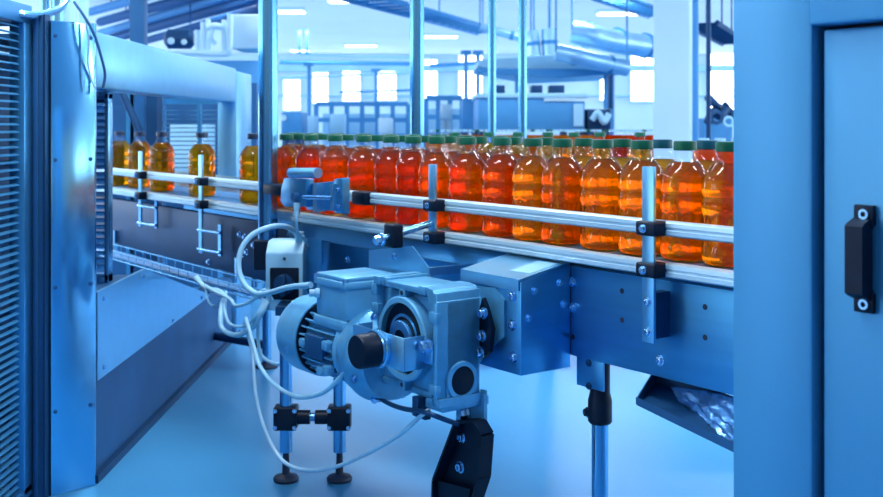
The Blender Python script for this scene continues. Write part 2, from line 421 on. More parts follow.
# roof trusses and pipes in the back
for i, (x0, y0, x1, y1, r) in enumerate([(280, 62, 424, 64, .05), (280, 78, 424, 72, .035), (430, 66, 490, 62, .05), (300, 55, 420, 58, .03), (340, 92, 424, 90, .035)]):
    solo('ceiling_pipe', MB().tube([P(x0, y0, 26+i), P(x1, y1, 26+i)], r, 8, 0), M['farm' if i % 2 == 0 else 'farl'],
         ['thick blue pipe high above the far windows', 'thin pipe crossing in front of the far windows', 'short blue pipe between the guard tubes, high up', 'topmost thin pale pipe on the far wall', 'low thin pipe at the sill of the far windows'][i], 'pipe')
for i, (px, y0, d) in enumerate([(466, 54, 18), (478, 54, 18), (376, 72, 20), (309, 66, 19)]):
    q = P(px, y0, d)
    solo('lamp_post', MB().cyl((q.x, d, 0), (q.x, d, q.z), .035, seg=8).box(q.x-.09, q.x+.09, d-.04, d+.04, q.z, q.z+.06), M['farm'],
         ['left one of two T-topped posts before the far bright window', 'right one of two T-topped posts before the far bright window', 'T-topped post before the window left of the second guard tube', 'T-topped post above the blue control cabinet'][i], 'post')
for i, px in enumerate((299.5, 307)):
    solo('pendant_rod', MB().cyl(P(px, 27, 25), P(px, 52, 25), .03, seg=6).cyl(P(px, 52, 25), P(px, 54, 25), .07, seg=8).cyl(P(px,27,25), (P(px,27,25).x, 25, 3.3), .012, seg=6), M['farm'],
         ['left thin rod hanging from the ceiling by the thick tube', 'right thin rod hanging from the ceiling by the thick tube'][i], 'rod')

# upper left: dark pipe run and white unit
for i, (x0, y0, x1, y1, z, r) in enumerate([(100, 42, 290, -12, 2.75, .09), (100, 33, 262, -14, 2.85, .07), (100, 22, 232, -14, 2.95, .08), (90, 12, 190, -16, 3.0, .07), (120, 48, 262, 8, 2.5, .06)]):
    q0, q1 = onz(x0, y0, z), onz(x1, y1, z)
    t = thing('overhead_pipe', ['thickest dark slanting pipe in the upper left pipe run', 'blue slanting pipe right above the thickest dark one', 'dark slanting pipe in the middle of the upper left pipe run', 'topmost blue pipe in the upper left corner', 'lowest thin blue pipe of the upper left run'][i], 'pipe', q0)
    part('tube', MB().tube([q0, q1], r, 10, 0), M['pipe' if i in (0, 2, 4) else 'pipe2'], t)
    for k in (.25, .6):
        p = q0.lerp(q1, k); part('hanger', MB().cyl(p, (p.x, p.y, 3.3), .01, seg=6), M['pipe'], t)
t = thing('filling_unit', 'white boxed unit with bright pipes behind the steel beam', 'machine', (P(210, 52, 9).x, 9, 0))
part('cabinet', MB().box(P(231, 0, 9).x, P(259, 0, 9).x, 9, 9.5, P(0, 49, 9).z, P(0, 14, 9).z, .02), M['farw'], t)
part('base', MB().box(P(165, 0, 9).x, P(262, 0, 9).x, 9.05, 9.8, 0, P(0, 60, 9).z, .02), M['farm'], t)
part('tray', MB().tube([P(170, 52, 9), P(222, 54, 9), P(229, 50, 8.98), P(230, 34, 8.98), P(230, 14, 8.98)], .025, 8, 4), M['farw'], t)
for px, y0, y1 in ((197, 30, 50), (203, 22, 51), (208, 19, 50), (224, 20, 51)):
    part('pipe', MB().cyl(P(px, y0, 9.05), P(px, y1, 9.05), .022, seg=10), M['farw'], t)
part('tank', MB().lathe(P(165, 39, 9.15), (1, 0, 0), [(0, .05), (.03, .085), (.22, .085), (.25, .05)], 20), M['dark'], t)
part('gauge', MB().lathe(P(171, 41, 8.98), (0, -1, 0), [(0, .03), (.02, .027)], 16), M['farw'], t)
part('gauge', MB().lathe(P(184, 42, 8.98), (0, -1, 0), [(0, .025), (.02, .022)], 16), M['farw'], t)
part('manifold', MB().tube([P(208, 27, 9), P(215, 26, 8.97), P(222, 27, 9)], .03, 10).tube([P(212, 29, 8.97), P(211, 38, 8.97), P(215, 44, 9)], .02, 8), M['farw'], t)
m = MB().box(P(129.5, 0, 6.2).x, P(144, 0, 6.2).x, 6.2, 6.28, 0, 3.3, .004)
solo('dark_column', m, M['deep'], 'dark upright steel post rising behind the steel beam', 'column')
for i, (px, r, d) in enumerate([(58, .03, 5), (68, .045, 5.3), (45, .02, 5), (84, .025, 5.6)]):
    q = P(px, 20, d); solo('vertical_pipe', MB().cyl((q.x, d, 1.2), (q.x, d, 3.3), r, seg=12), M['farl' if i % 2 else 'steel'],
         ['bright upright pipe above the corner post, left of the fattest', 'fattest upright pipe above the stainless end panel', 'leftmost thin upright pipe over the louvred side', 'thin upright pipe by the hanging black cable'][i], 'pipe')

# ------------------------------------------------------------------ left machine enclosure
XE = -1.06
mach = thing('filling_machine_enclosure', 'stainless machine enclosure with louvred side and steel beam, on the left', 'machine', (XE, 3.3, 0))
part('end_panel', MB().prism([(-1.160, 3.165, 0), (XE-.001, 3.262, 0), (XE-.001, 3.28, 0), (-1.170, 3.18, 0)], (0, 0, 1.415), .003), M['sheet'], mach, 'bright stainless end panel')
part('beam', MB().box(-1.16, XE, 3.28, 5.5, 1.217, 1.392, .008), M['flat'], mach, 'long shiny steel beam over the opening')
part('end_post', MB().box(-1.16, XE, 5.52, 5.95, 0, 1.38, .006), M['flat'], mach)
part('lower_wall', MB().prism([(-1.16, 3.285, .026), (-1.16, 3.285, .57), (-1.16, 3.80, .57), (-1.16, 4.80, .32), (-1.16, 5.45, .32), (-1.16, 5.45, .026)], (.086, 0, 0)), M['deep'], mach, 'dark blue lower wall')
part('plinth', MB().box(-1.14, XE+.004, 3.28, 5.6, 0, .025), M['dark'], mach)
def onx(px, py, x=XE):
    d = x*F/(px-CX); return Vector((x, d, H-(py-CY)/F*d))
part('access_panel', MB().prism([(XE, 3.285, .315), (XE, 3.285, .588), (XE, 3.81, .588), (XE, 4.86, .33), (XE, 4.86, .318)], (-.012, 0, 0)), M['flat'], mach, 'pale stainless access panel with slanted top edge')
for (y, z) in ((3.34, .56), (3.34, .345), (3.78, .565), (4.2, .33), (4.7, .34)):
    part('bolt', MB().hexbolt((XE, y, z), (1, 0, 0), .006), M['bolt'], mach)
for z in (.25, .62, 1.0, 1.37):
    for k in (.1, .9):
        part('bolt', MB().hexbolt((-1.160+.1*k, 3.165+.097*k, z), (.7, -.71, 0), .0045), M['deep'], mach)
part('corner_post', MB().box(-1.235, -1.172, 3.14, 3.20, 0, 1.43, .004).box(-1.20, -1.185, 3.13, 3.14, 0, 1.43, .003), M['deep'], mach, 'dark blue corner post')
part('corner_trim', MB().box(-1.172, -1.166, 3.135, 3.18, 0, 1.43), M['dark'], mach)
m = MB()
for i in range(62):
    z = .06 + i*.0218
    m.box(-1.230, -1.219, 2.3, 3.1, z-.0014, z+.0014, R=Matrix.Rotation(.5, 3, 'Y'))
part('louvre_slats', m, M['cab'], mach, 'rows of thin steel louvre slats')
part('louvre_frame', MB().box(-1.25, -1.205, 3.08, 3.14, .03, 1.40, .004).box(-1.25, -1.205, 2.3, 3.14, 1.40, 1.455, .004).box(-1.25, -1.205, 2.3, 3.14, .02, .05), M['plate'], mach)
for y in (2.88, 2.93):
    part('louvre_bar', MB().cyl((-1.245, y, .05), (-1.245, y, 1.4), .005, seg=8), M['steel'], mach)
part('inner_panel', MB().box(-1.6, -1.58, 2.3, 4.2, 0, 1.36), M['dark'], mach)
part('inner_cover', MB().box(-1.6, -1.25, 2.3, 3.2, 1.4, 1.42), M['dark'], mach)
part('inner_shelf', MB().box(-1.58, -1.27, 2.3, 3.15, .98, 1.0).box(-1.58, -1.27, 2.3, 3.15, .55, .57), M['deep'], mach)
# louvred gate seen through the opening
m = MB()
for i in range(26): m.box(-1.32, -1.135, 3.62, 3.64, .62+i*.0225, .6235+i*.0225, R=Matrix.Rotation(.5, 3, 'X'))
part('gate_slats', m, M['steel'], mach)
part('gate_frame', MB().box(-1.139, -1.125, 3.6, 3.65, .57, 1.21, .002).box(-1.32, -1.125, 3.6, 3.65, .57, .6, .003).box(-1.32, -1.125, 3.6, 3.65, 1.19, 1.215, .003), M['steel'], mach)
# inside the opening
part('inner_post', MB().box(P(146, 0, 5.9).x, P(157, 0, 5.9).x, 5.9, 6.0, 0, 1.34), M['dark'], mach)
part('inner_post', MB().box(P(158, 0, 6.1).x, P(163, 0, 6.1).x, 6.1, 6.15, 0, 1.34), M['steel'], mach)
part('inner_post', MB().box(P(222, 0, 6.0).x, P(236, 0, 6.0).x, 6.0, 6.1, 0, 1.34), M['deep'], mach)
part('inner_post', MB().box(P(110, 0, 5.9).x, P(118, 0, 5.9).x, 6.2, 6.3, 0, 1.34), M['plate'], mach)
part('strut', MB().tube([P(121, 90, 5.75), P(140, 132, 5.75)], .02, 8, 0), M['dark'], mach)
m = MB()
a, b = P(163, 168, 6.3), P(222, 104, 6.3)
k = int((b.z-a.z)/.026)
for i in range(k): m.box(a.x, b.x, 6.3, 6.315, a.z+i*.026, a.z+i*.026+.006)
part('screen_slats', m, M['steel'], mach)
part('screen_frame', MB().box(a.x-.02, a.x+.01, 6.29, 6.33, a.z, b.z).box(b.x-.01, b.x+.02, 6.29, 6.33, a.z, b.z).box(a.x, b.x, 6.29, 6.33, b.z, b.z+.03).box((a.x+b.x)/2+.03, (a.x+b.x)/2+.05, 6.29, 6.33, a.z, b.z), M['plate'], mach)
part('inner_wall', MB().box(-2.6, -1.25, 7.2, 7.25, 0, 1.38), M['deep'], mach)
part('shade_slab', MB().box(-1.6, -1.165, 3.28, 4.7, 1.37, 1.385), M['deep'], mach)  # unseen slab added to keep lamp light out of the interior
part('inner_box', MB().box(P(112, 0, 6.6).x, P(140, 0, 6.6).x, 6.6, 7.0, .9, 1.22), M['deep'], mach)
part('inner_box', MB().box(P(170, 0, 6.7).x, P(205, 0, 6.7).x, 6.7, 7.0, .8, 1.1), M['farl'], mach)
# hanging cables over the panel
solo('hanging_cable', MB().tube([P(74, 2, 3.22), P(84, 16, 3.2), P(94, 34, 3.2), P(101, 56, 3.22), P(105, 74, 3.24), P(103, 89, 3.24)], .0042, 8), M['deep'], 'dark cable hanging in an arc over the stainless beam', 'cable')
solo('hanging_cable', MB().tube([P(86, 20, 3.22), P(88.5, 40, 3.22), P(88, 62, 3.22), P(91, 78, 3.22), P(95, 88, 3.22)], .0035, 8), M['cable'], 'pale thin cable hanging beside the dark cable', 'cable')
solo('conduit_pipe', MB().tube([P(-6, 12, 3.0), P(18, 14, 3.05), P(40, 15, 3.15), P(60, 8, 3.3), P(70, -6, 3.4)], .012, 10), M['steel'], 'bent steel conduit running along the top of the louvred side', 'pipe')

# ------------------------------------------------------------------ right machine cabinet
NC = .40
s0 = U(732, 200, NC).x; s1 = U(812, 200, NC).x; s2 = U(818.5, 200, NC).x
cab = thing('machine_cabinet', 'large blue machine cabinet with door at the right edge', 'cabinet', W(s1, .2, 0))
part('front_pillar', MB(CF).box(s0, s1, -.02+NC-.06, NC, 0, 1.7, .006), M['cab'], cab, 'wide blue front pillar')
part('pillar_seam', MB(CF).box(s0+.004, s0+.006, NC-.3, NC-.07, 0, 1.7), M['cab'], cab)
part('side_return', MB(CF).box(s0+.002, s0+.012, NC-.24, NC-.07, 0, 1.7), M['cab'], cab)
part('door', MB(CF).box(s2, s2+.7, NC-.045, NC-.012, .31, 1.250, .004), M['cab'], cab, 'blue sheet metal door')
part('door_gasket', MB(CF).box(s1-.002, s2+.7, NC-.06, NC-.045, .28, 1.263), M['rubber'], cab)
part('header', MB(CF).box(s1+.001, s2+.7, NC-.06, NC+.012, 1.256, 1.7, .006), M['cab'], cab, 'blue header above the door')
part('sill', MB(CF).box(s1+.001, s2+.7, NC-.06, NC, 0, .30, .005), M['cab'], cab)
part('roof', MB(CF).box(s0+.02, s2+.7, -.6, NC-.07, 1.66, 1.7), M['cab'], cab)
# handle
hl, hr = U(852, 210, NC), U(872, 210, NC)
zt, zb = U(860, 205, NC).z, U(860, 313, NC).z
w0, w1 = hl.x, hr.x
hm = MB(CF).prism([((w0), NC-.012, zt-.016), (w0, NC+.014, zt-.026), (w0, NC+.019, zt-.030), (w0, NC+.019, zb+.030), (w0, NC+.014, zb+.026), (w0, NC-.012, zb+.016),
                   (w0, NC-.012, zb+.03), (w0, NC-.008, zb+.036), (w0, NC-.008, zt-.036), (w0, NC-.012, zt-.03)], (w1-w0-.004, 0, 0))
hm.box(w0, w1, NC-.012, NC-.003, zt-.03, zt, .002).box(w0, w1, NC-.012, NC-.003, zb, zb+.03, .002)
hp = part('handle', hm, M['black'], cab, 'black pull handle')
for z in (zt-.013, zb+.013):
    part('handle_screw', MB(CF).ring(((w0+w1)/2+.002, NC-.003, z), (0, 1, 0), .0075, .004, .004, 18), M['bolt'], hp)

# ------------------------------------------------------------------ the bottle conveyor
SR, SL, SJ, SM = -.80, -5.3, -1.904, -3.30      # right end, left end, joint, end of the drive section
ZB = .803
conv = thing('bottle_conveyor', 'long blue bottle conveyor with guide rails crossing the picture', 'conveyor', W(-2.4, -.2, 0))
part('side_panel', MB(CF).box(SJ+.002, SR, -.004, 0, .545, .760, .0015).box(SJ+.002, SR, -.03, 0, .7575, .7615), M['plate'], conv, 'smooth blue side panel nearest the cabinet')
part('side_panel', MB(CF).box(SM, SJ-.002, -.004, 0, .545, .718).box(SM, SJ-.002, -.44, .012, .7165, .7205), M['plate'], conv, 'side panel behind the motor')
part('side_panel', MB(CF).box(SL, SM-.003, -.004, 0, .535, .745, .0015).box(SL, SM-.003, -.03, 0, .743, .747), M['dark'], conv, 'far side panel, darkened for shade')  # darker than the other side panels: shade is put into its colour
part('far_side_panel', MB(CF).box(SL, SR, -.475, -.47, .545, .76), M['plate'], conv)
m = MB(CF).box(SL, SR, -.46, -.012, .786, ZB-.001)
m2 = MB(CF)
x = SL
while x < SR:
    for k in range(5): m2.box(x, x+.034, -.435+k*.085, -.435+k*.085+.08, ZB-.008, ZB-.0004)
    x += .038
part('belt_bed', m, M['dark'], conv)
part('chain_belt', m2, M['belt'], conv, smooth=0)
part('bed_support', MB(CF).box(SL, SR, -.44, -.26, .722, .786), M['dark'], conv)
def rail_n(s): return .03 - .012*math.exp(-((s+2.15)/.38)**2)
def rail(z, lab, s0=SL, s1=SR, dn=0, inside=False):
    ss = [s0 + (s1-s0)*i/60 for i in range(61)]
    prof = [(-.012, -.0165), (.004, -.0165), (.010, -.0125), (.0105, -.004), (.008, -.002), (.008, .002), (.0105, .004), (.010, .0125), (.004, .0165), (-.012, .0165)]
    rs = [[Vector((s, rail_n(s)+dn + a, z+b)) for a, b in prof] for s in ss]
    return part('guide_rail', MB(CF).rings(rs), M['alu'], conv, lab)
rail(.881, 'upper near guide rail'); rail(.791, 'lower near guide rail')
part('far_guide', MB(CF).box(SL, -3.45, -.155, -.15, .822, .888).box(SL, -3.45, -.15, -.14, .848, .862), M['white'], conv, 'pale sheet guide behind the single bottles')
part('far_rail', MB(CF).box(-3.4, SR, -.475, -.465, .865, .895).box(-3.4, SR, -.475, -.465, .77, .80), M['alu'], conv)
def clamp(p_, s, z, parent, w=.058, h=.032):
    n = rail_n(s)
    c = part('rail_clamp', MB(CF).box(s-w*.42, s+w*.58, n-.012, n+.045, z-h/2, z+h/2, .006, 3), M['black'], parent, 'black plastic clamp')
    return c
def rail_post(s, z0, z1, w, clamp_z=(.881, .791), bolts=()):
    n = rail_n(s)+.022
    p_ = part('rail_post', MB(CF).box(s-w/2, s+w/2, n, n+.008, z0, z1, .001), M['flat'], conv, 'flat steel post carrying the rails')
    for z in clamp_z:
        c = clamp(None, s, z, p_)
        part('clamp_bolt', MB(CF).hexbolt((s, rail_n(s)+.045, z), (0, 1, 0), .0075), M['bolt'], p_)
    for z in bolts:
        part('post_bolt', MB(CF).capbolt((s, n+.008, z), (0, 1, 0), .007), M['bolt'], p_)
    return p_
p1 = rail_post(-1.587, .632, 1.015, .034, bolts=(.655, .720))
part('spacer', MB(CF).box(-1.60, -1.575, 0, rail_n(-1.587)+.022, .64, .74), M['dark'], p1)
p2 = rail_post(-2.39, .80, .995, .030)
for px, zt_, zb_ in ((200, .985, .60), (139.5, .985, .655)):
    s = U(px, 180, .06).x
    p_ = rail_post(s, zb_, zt_, .030)
    part('short_bar', MB(CF).box(s+.115, s+.14, .03, .038, zb_, zb_+.12), M['sheet'], p_)
    for z in (zb_+.015, zb_+.09):
        part('link_rod', MB(CF).cyl((s-.02, .06, z), (s+.15, .045, z), .006, seg=10), M['bolt'], p_)
# bolts and holes
for px, py in ((573, 282), (573, 307.5), (660, 360.6)):
    part('bolt', MB(CF).capbolt(U(px, py, 0), (0, 1, 0), .008), M['bolt'], conv)
for px, py in ((622, 291), (622, 320), (705, 307), (705, 337.5), (573, 337)):
    q = U(px, py, 0.0); part('hole', MB(CF).lathe(q, (0, 1, 0), [(0, .0065), (.0006, .006)], 16), M['rubber'], conv, 'empty bolt hole')
for px, py in ((240, 234), (245, 237), (243, 254), (209, 262), (254, 245), (348, 260), (292, 251), (247, 252)):
    part('bolt', MB(CF).hexbolt(U(px, py, 0), (0, 1, 0), .009), M['bolt'], conv)
part('sloped_cover', MB(CF).prism([(SM, -.012, .772), (SM, .010, .722), (SM, .006, .722), (SM, -.016, .772)], (SJ-SM-.003, 0, 0)), M['plate'], conv)
# wire tray under the left part
wt = thing('wire_cable_tray', 'wire mesh cable tray hung under the left conveyor stretch', 'cable tray', W(-4.3, .06, .485))
m = MB(CF)
for n, z in ((.02, .5350), (.02, .5000), (.07, .4950), (.12, .5000), (.12, .5350)):
    m.tube([(-5.25, n, z), (-3.35, n, z)], .003, 6, 0)
i = -5.24
while i < -3.35:
    m.tube([(i, .02, .5350), (i, .02, .4970), (i, .12, .4970), (i, .12, .5350)], .0025, 6, 0); i += .09
part('mesh', m, M['steel'], wt)
part('hanger', MB(CF).box(-5.0, -4.98, 0.001, .015, .485, .6), M['steel'], wt)
part('hanger', MB(CF).box(-3.7, -3.68, 0.001, .015, .485, .6), M['steel'], wt)
solo('cable_bundle', MB(CF).tube([(-5.25, .07, .5080), (-4.6, .06, .5100), (-3.9, .08, .5080), (-3.4, .07, .5110)], .012, 10).tube([(-5.25, .09, .5080), (-4.5, .095, .5080), (-3.4, .09, .5080)], .009, 8), M['cable2'], 'blue cable bundle lying in the wire tray', 'cable')

# legs
def leg_tube(s, n, lab, z_top=.55, r=.020, tube=True):
    l = part('leg', MB(CF).cyl((s, n, .03), (s, n, z_top-.09), r, seg=20), M['post'], conv, lab)
    part('foot', MB(CF).lathe((s, n, 0), (0, 0, 1), [(0, .05), (.008, .05), (.02, .025), (.03, .012), (.06, .012)], 24), M['rubber'], l)
    return l
sl, nl = U(600, 430, -.03).x, -.03
l = leg_tube(sl, nl, 'round steel leg with black socket')
part('leg_socket', MB(CF).lathe((sl, nl, .39), (0, 0, 1), [(0, .025), (.005, .029), (.055, .029), (.075, .024), (.16, .024)], 24), M['black'], l)
a, b = U(577, 358, -.005), U(604, 392, -.005)
part('leg_bracket', MB(CF).box(a.x, b.x, -.008, -.003, b.z, .56, .002), M['plate'], l)
for px, py in ((589, 363), (589, 386)): part('leg_bolt', MB(CF).capbolt(U(px, py, -.003), (0, 1, 0), .006), M['dark'], l)
part('leg_bolt', MB(CF).hexbolt((sl-.02, nl+.022, .415), (-.5, 1, 0), .009), M['black'], l)
leg_tube(-4.35, -.46, 'round leg behind the cable bundle', .6)
m = MB(CF).tube([(-4.9, -.30, .10), (-4.35, -.46, .10)], .02, 8, 0)
part('brace', m, M['dark'], conv)

# pair of short legs under the motor
Y = 3.31
st = thing('support_stand', 'twin tube support stand with black cross clamps under the motor', 'stand', (P(312, 0, Y).x, Y, 0))
zc = P(0, 417, Y).z
for px in (286, 339.5):
    x = P(px, 0, Y).x
    l = part('leg', MB().cyl((x, Y, .09), (x, Y, .52), .0195, seg=20), M['post'], st)
    part('foot', MB().lathe((x, Y, 0), (0, 0, 1), [(0, .038), (.008, .04), (.014, .036), (.022, .012), (.10, .009)], 24), M['rubber'], l)
    c = part('cross_clamp', MB().box(x-.036, x+.036, Y-.03, Y+.03, zc-.036, zc+.036, .006, 3), M['black'], st)
    for dx in (-.03, .03):
        for dz in (-.026, .026): part('clamp_screw', MB().hexbolt((x+dx, Y-.03, zc+dz), (0, -1, 0), .005), M['bolt'], c)
xa, xb = P(286, 0, Y).x, P(339.5, 0, Y).x
part('cross_tube', MB().cyl((xa, Y, zc), (xb, Y, zc), .013, seg=16), M['post'], st)
part('sleeve', MB().cyl((xa+.03, Y, zc), (xa+.075, Y, zc), .022, seg=16).cyl((xb-.075, Y, zc), (xb-.03, Y, zc), .022, seg=16), M['black'], st)
part('top_bar', MB().box(xa-.03, xb+.15, Y-.02, Y+.12, .515, .542), M['dark'], st)

# drip tray below the right section
t = thing('drip_tray', 'tilted blue drip tray below the conveyor by the cabinet', 'tray', W(-1.5, -.05, .4))
A0, A1 = U(637, 404, .03), U(742, 455, .03)
B0, B1 = U(655, 381, -.10), U(760, 420, -.10)
def off(v, dz): return Vector((v.x, v.y, v.z+dz))
m = MB(CF)
m.prism([A0, A1, off(A1, .016), off(A0, .016)], (0, .004, 0))
m.prism([B0, B1, off(B1, .03), off(B0, .03)], (0, .004, 0))
m.rings([[A0, A1, off(A1, -.003), off(A0, -.003)], [B0, B1, off(B1, -.003), off(B0, -.003)]])
m.rings([[A0, off(A0, .016), off(A0, .016)+Vector((.004, 0, 0)), A0+Vector((.004, 0, 0))], [B0, off(B0, .03), off(B0, .03)+Vector((.004, 0, 0)), B0+Vector((.004, 0, 0))]])
part('pan', m, M['deep'], t)
# crumpled film sheet hanging in the tray
m = MB(CF); rs = []
c0, c1, c2, c3 = U(668, 386, -.06), U(742, 398, -.02), U(745, 447, .02), U(712, 436, .0)
for i in range(15):
    r = []
    for j in range(15):
        u, v = i/14, j/14
        p = (c0.lerp(c1, u)).lerp(c3.lerp(c2, u), v)
        r.append(p + Vector((0, .004*math.sin(9*u+7*v)+.003*math.sin(23*u-15*v)+random.uniform(-.0015, .0015), .002*math.sin(17*v+4*u))))
    rs.append(r)
m.rings(rs, False, False, False)
M['film'] = pm('crumpled_film', (.10, .34, .74), .5, .25, .25, (60, 60, 60), .6)
solo('film_sheet', m, M['film'], 'crumpled blue plastic film lying in the drip tray', 'film')

# ------------------------------------------------------------------ drive box and gearmotor
bx = thing('drive_box', 'boxed sheet metal drive housing bolted to the conveyor side', 'housing', W(-2.0, .08, .516))
b0 = U(463, 270, .16).x; b1 = -1.889
part('body', MB(CF).prism([(b0, .001, .516), (b0, .16, .516), (b0, .16, .739), (b0, .001, .768)], (b1-b0, 0, 0), .002), M['plate'], bx)
part('lid', MB(CF).prism([(b0-.004, .001, .7685), (b0-.004, .165, .7385), (b0-.004, .165, .743), (b0-.004, .001, .773)], (b1-b0+.004, 0, 0)).box(b0-.004, b1-.004, .161, .165, .715, .742), M['flat'], bx, 'paler lid with folded lip')
part('label_plate', MB(CF).prism([(b1-.085, .03, .7679), (b1-.085, .12, .7514), (b1-.085, .12, .7519), (b1-.085, .03, .7684)], (.07, 0, 0)), M['white'], bx, 'pale blank sticker on the lid')
def onS(px, py, s):                # point on plane s = const
    a = (px-CX)/F
    # X = .6 s -.8 n + 1.448 ; Y = -.8 s -.6 n + 1.086 ; X = a Y
    n = (.6*s + 1.448 - a*(-.8*s + 1.086)) / (.8 - .6*a)
    Y = -.8*s - .6*n + 1.086
    return Vector((s, n, H-(py-CY)/F*Y))
for px, py in ((534, 291), (528, 318), (559, 283), (563, 304)):
    part('bolt', MB(CF).hexbolt(onS(px, py, b1), (1, 0, 0), .0075), M['bolt'], bx)
for px, py in ((513, 296), (513, 325), (514, 357)):
    part('bolt', MB(CF).capbolt(U(px, py, .16), (0, 1, 0), .009), M['bolt'], bx)
part('mount_plate', MB(CF).prism([U(463, 285, .161), U(497, 288, .161), U(506, 300, .161), U(506, 336, .161), U(495, 345, .161), U(463, 345, .161)], (0, .006, 0)), M['gear'], bx)

gm = thing('gearmotor', 'blue grey geared motor with finned body mounted on the conveyor', 'motor', W(-2.4, .26, .38))
g0, g1 = -2.262, -1.992        # gear housing s range
gn0, gn1 = .20, .33
zt, zb = .725, .452
m = MB(CF)
m.box(g0, g1, gn0, gn1-.025, zb+.01, zt-.03, .008)                       # core
m.box(g1-.016, g1, gn0, gn1, zb, zt-.012, .004)                          # right side plate
m.box(g0, g0+.014, gn0, gn1-.01, zb+.02, zt-.02, .004)                   # left side plate
m.box(g0, g1-.05, gn0, gn1-.02, zb, zb+.018, .004)                       # floor plate
m.box(g0+.04, g1-.05, gn0+.005, gn1, zt-.022, zt-.006, .003)# top plate
m.box(g0, g0+.03, gn0, gn1, zt-.022, zt, .003)                      # top rails
m.box(g0+.045, g0+.06, gn0, gn1, zt-.02, zt, .002)
m.box(g1-.075, g1-.045, gn0, gn1, zt-.024, zt-.002, .003)
m.prism([(g1-.045, gn0, zt-.002), (g1-.016, gn0, zt-.006), (g1+.001, gn0, zt-.034), (g1-.03, gn0, zt-.04)], (0, gn1-gn0, 0))
m.box(g0-.01, g0+.015, gn1-.02, gn1, zt-.05, zt-.02, .003)
m.box(g0-.008, g0+.02, gn1-.02, gn1, zt-.095, zt-.07, .003)
m.box(g1-.03, g1+.002, gn1-.012, gn1+.003, zt-.085, zt-.058, .004)
m.box(g1-.03, g1+.002, gn1-.012, gn1+.003, zb+.02, zb+.045, .004)
bc = U(402, 338.5, gn1)                                                    # bore centre
m.box(bc.x-.05, bc.x+.05, gn0, gn1-.03, bc.z-.1, bc.z-.08, .004)
m.box(bc.x-.006, bc.x+.006, gn1-.06, gn1-.004, zb+.005, bc.z-.085, .002)
m.box(bc.x-.012, bc.x+.012, gn1-.03, gn1+.001, bc.z-.125, bc.z-.10, .003)
m.box(bc.x-.012, bc.x+.012, gn1-.03, gn1+.001, bc.z+.099, bc.z+.122, .003)
hs = part('gear_housing', m, M['gear'], gm)
part('bore_ring', MB(CF).ring((bc.x, gn1-.05, bc.z), (0, 1, 0), .103, .087, .054, 48, .004), M['motor'], gm)
part('bore_disc', MB(CF).lathe((bc.x, gn1-.04, bc.z), (0, 1, 0), [(0, .088), (.028, .088), (.03, .085)], 40), M['black'], gm, 'black shaft seal')
part('hollow_shaft', MB(CF).ring((bc.x, gn1-.012, bc.z), (0, 1, 0), .045, .022, .02, 32, .002).ring((bc.x, gn1-.012, bc.z), (0, 1, 0), .060, .052, .008, 32), M['steel'], gm)
part('shaft_core', MB(CF).lathe((bc.x, gn1-.012, bc.z), (0, 1, 0), [(0, .022), (.012, .022)], 20), M['black'], gm)
for z in (bc.z+.111, bc.z-.112):
    part('lug_hole', MB(CF).lathe((bc.x, gn1+.001, z), (0, 1, 0), [(0, .006), (.001, .0055)], 14), M['rubber'], gm)
# oval plug on the right face
oc = onS(461, 380, g1)
part('plug_boss', MB(CF).ring(oc, (1, 0, 0), .046, .034, .008, 36, .002).box(g1-.001, g1+.004, oc.y-.045, oc.y+.045, zb, oc.z), M['gear'], gm)
part('plug', MB(CF).lathe(oc, (1, 0, 0), [(0, .0345), (.006, .034), (.007, .032)], 32), M['black'], gm, 'round black plug')
part('side_ledge', MB(CF).prism([(g1, gn0, zb-.004), (g1, gn1, zb-.004), (g1+.012, gn1, zb-.004), (g1+.012, gn0, zb-.004)], (0, 0, .018)).box(g1-.06, g1+.01, gn0-.02, gn1-.01, zb-.018, zb+.004, .003), M['gear'], gm)
# output side flange with dark torque plate towards the drive box
part('output_flange', MB(CF).lathe(((g0+g1)/2+.03, .167, .60), (0, 1, 0), [(0, .10), (.012, .10), (.014, .085), (.034, .085)], 40), M['gear'], gm)
q = onS(491, 313, g1)
part('torque_plate', MB(CF).prism([(g1+.004, .185, .69), (g1+.02, .185, .665), (g1+.04, .185, .62), (g1+.03, .185, .565), (g1+.005, .185, .545), (g1-.03, .185, .6)], (0, .012, 0)), M['black'], gm, 'black torque plate')
for s, z in ((g1+.012, .655), (g1+.008, .60), (g1+.0, .56)):
    part('flange_bolt', MB(CF).capbolt((s, .197, z), (0, 1, 0), .0095, .016), M['bolt'], gm)
# bracket with black end cap in front
np_ = .392; ca, cb = U(353, 323, np_), U(404, 337, np_)
zt2, zb2 = .609, .530
m = MB(CF).box(ca.x, cb.x, np_-.003, np_, zb2, zt2, .001)
m.box(cb.x-.003, cb.x, gn1, np_, zb2, zt2, .001)
m.box(ca.x, ca.x+.003, gn1+.005, np_, zb2+.02, zt2, .001)
m.box(cb.x-.003, cb.x+.032, gn1, gn1+.004, zb2+.015, zt2-.01, .001)
br = part('encoder_bracket', m, M['flat'], gm, 'folded steel bracket')
e1 = U(371, 351.5, np_+.03)
cc = U(357, 352, .460)
ec = part('end_cap', MB(CF).lathe((cc.x, np_+.002, cc.z), (0, 1, 0), [(0, .041), (.063, .041), (.068, .038)], 40), M['black'], gm, 'round black end cap')
part('cap_ring', MB(CF).ring((cc.x, np_, cc.z), (0, 1, 0), .046, .040, .014, 40, .003).ring((cc.x, np_+.016, cc.z), (0, 1, 0), .0445, .040, .006, 40), M['steel'], gm)
part('bracket_bolt', MB(CF).hexbolt(U(428.5, 346, gn1+.004), (0, 1, 0), .013, .018), M['bolt'], gm)
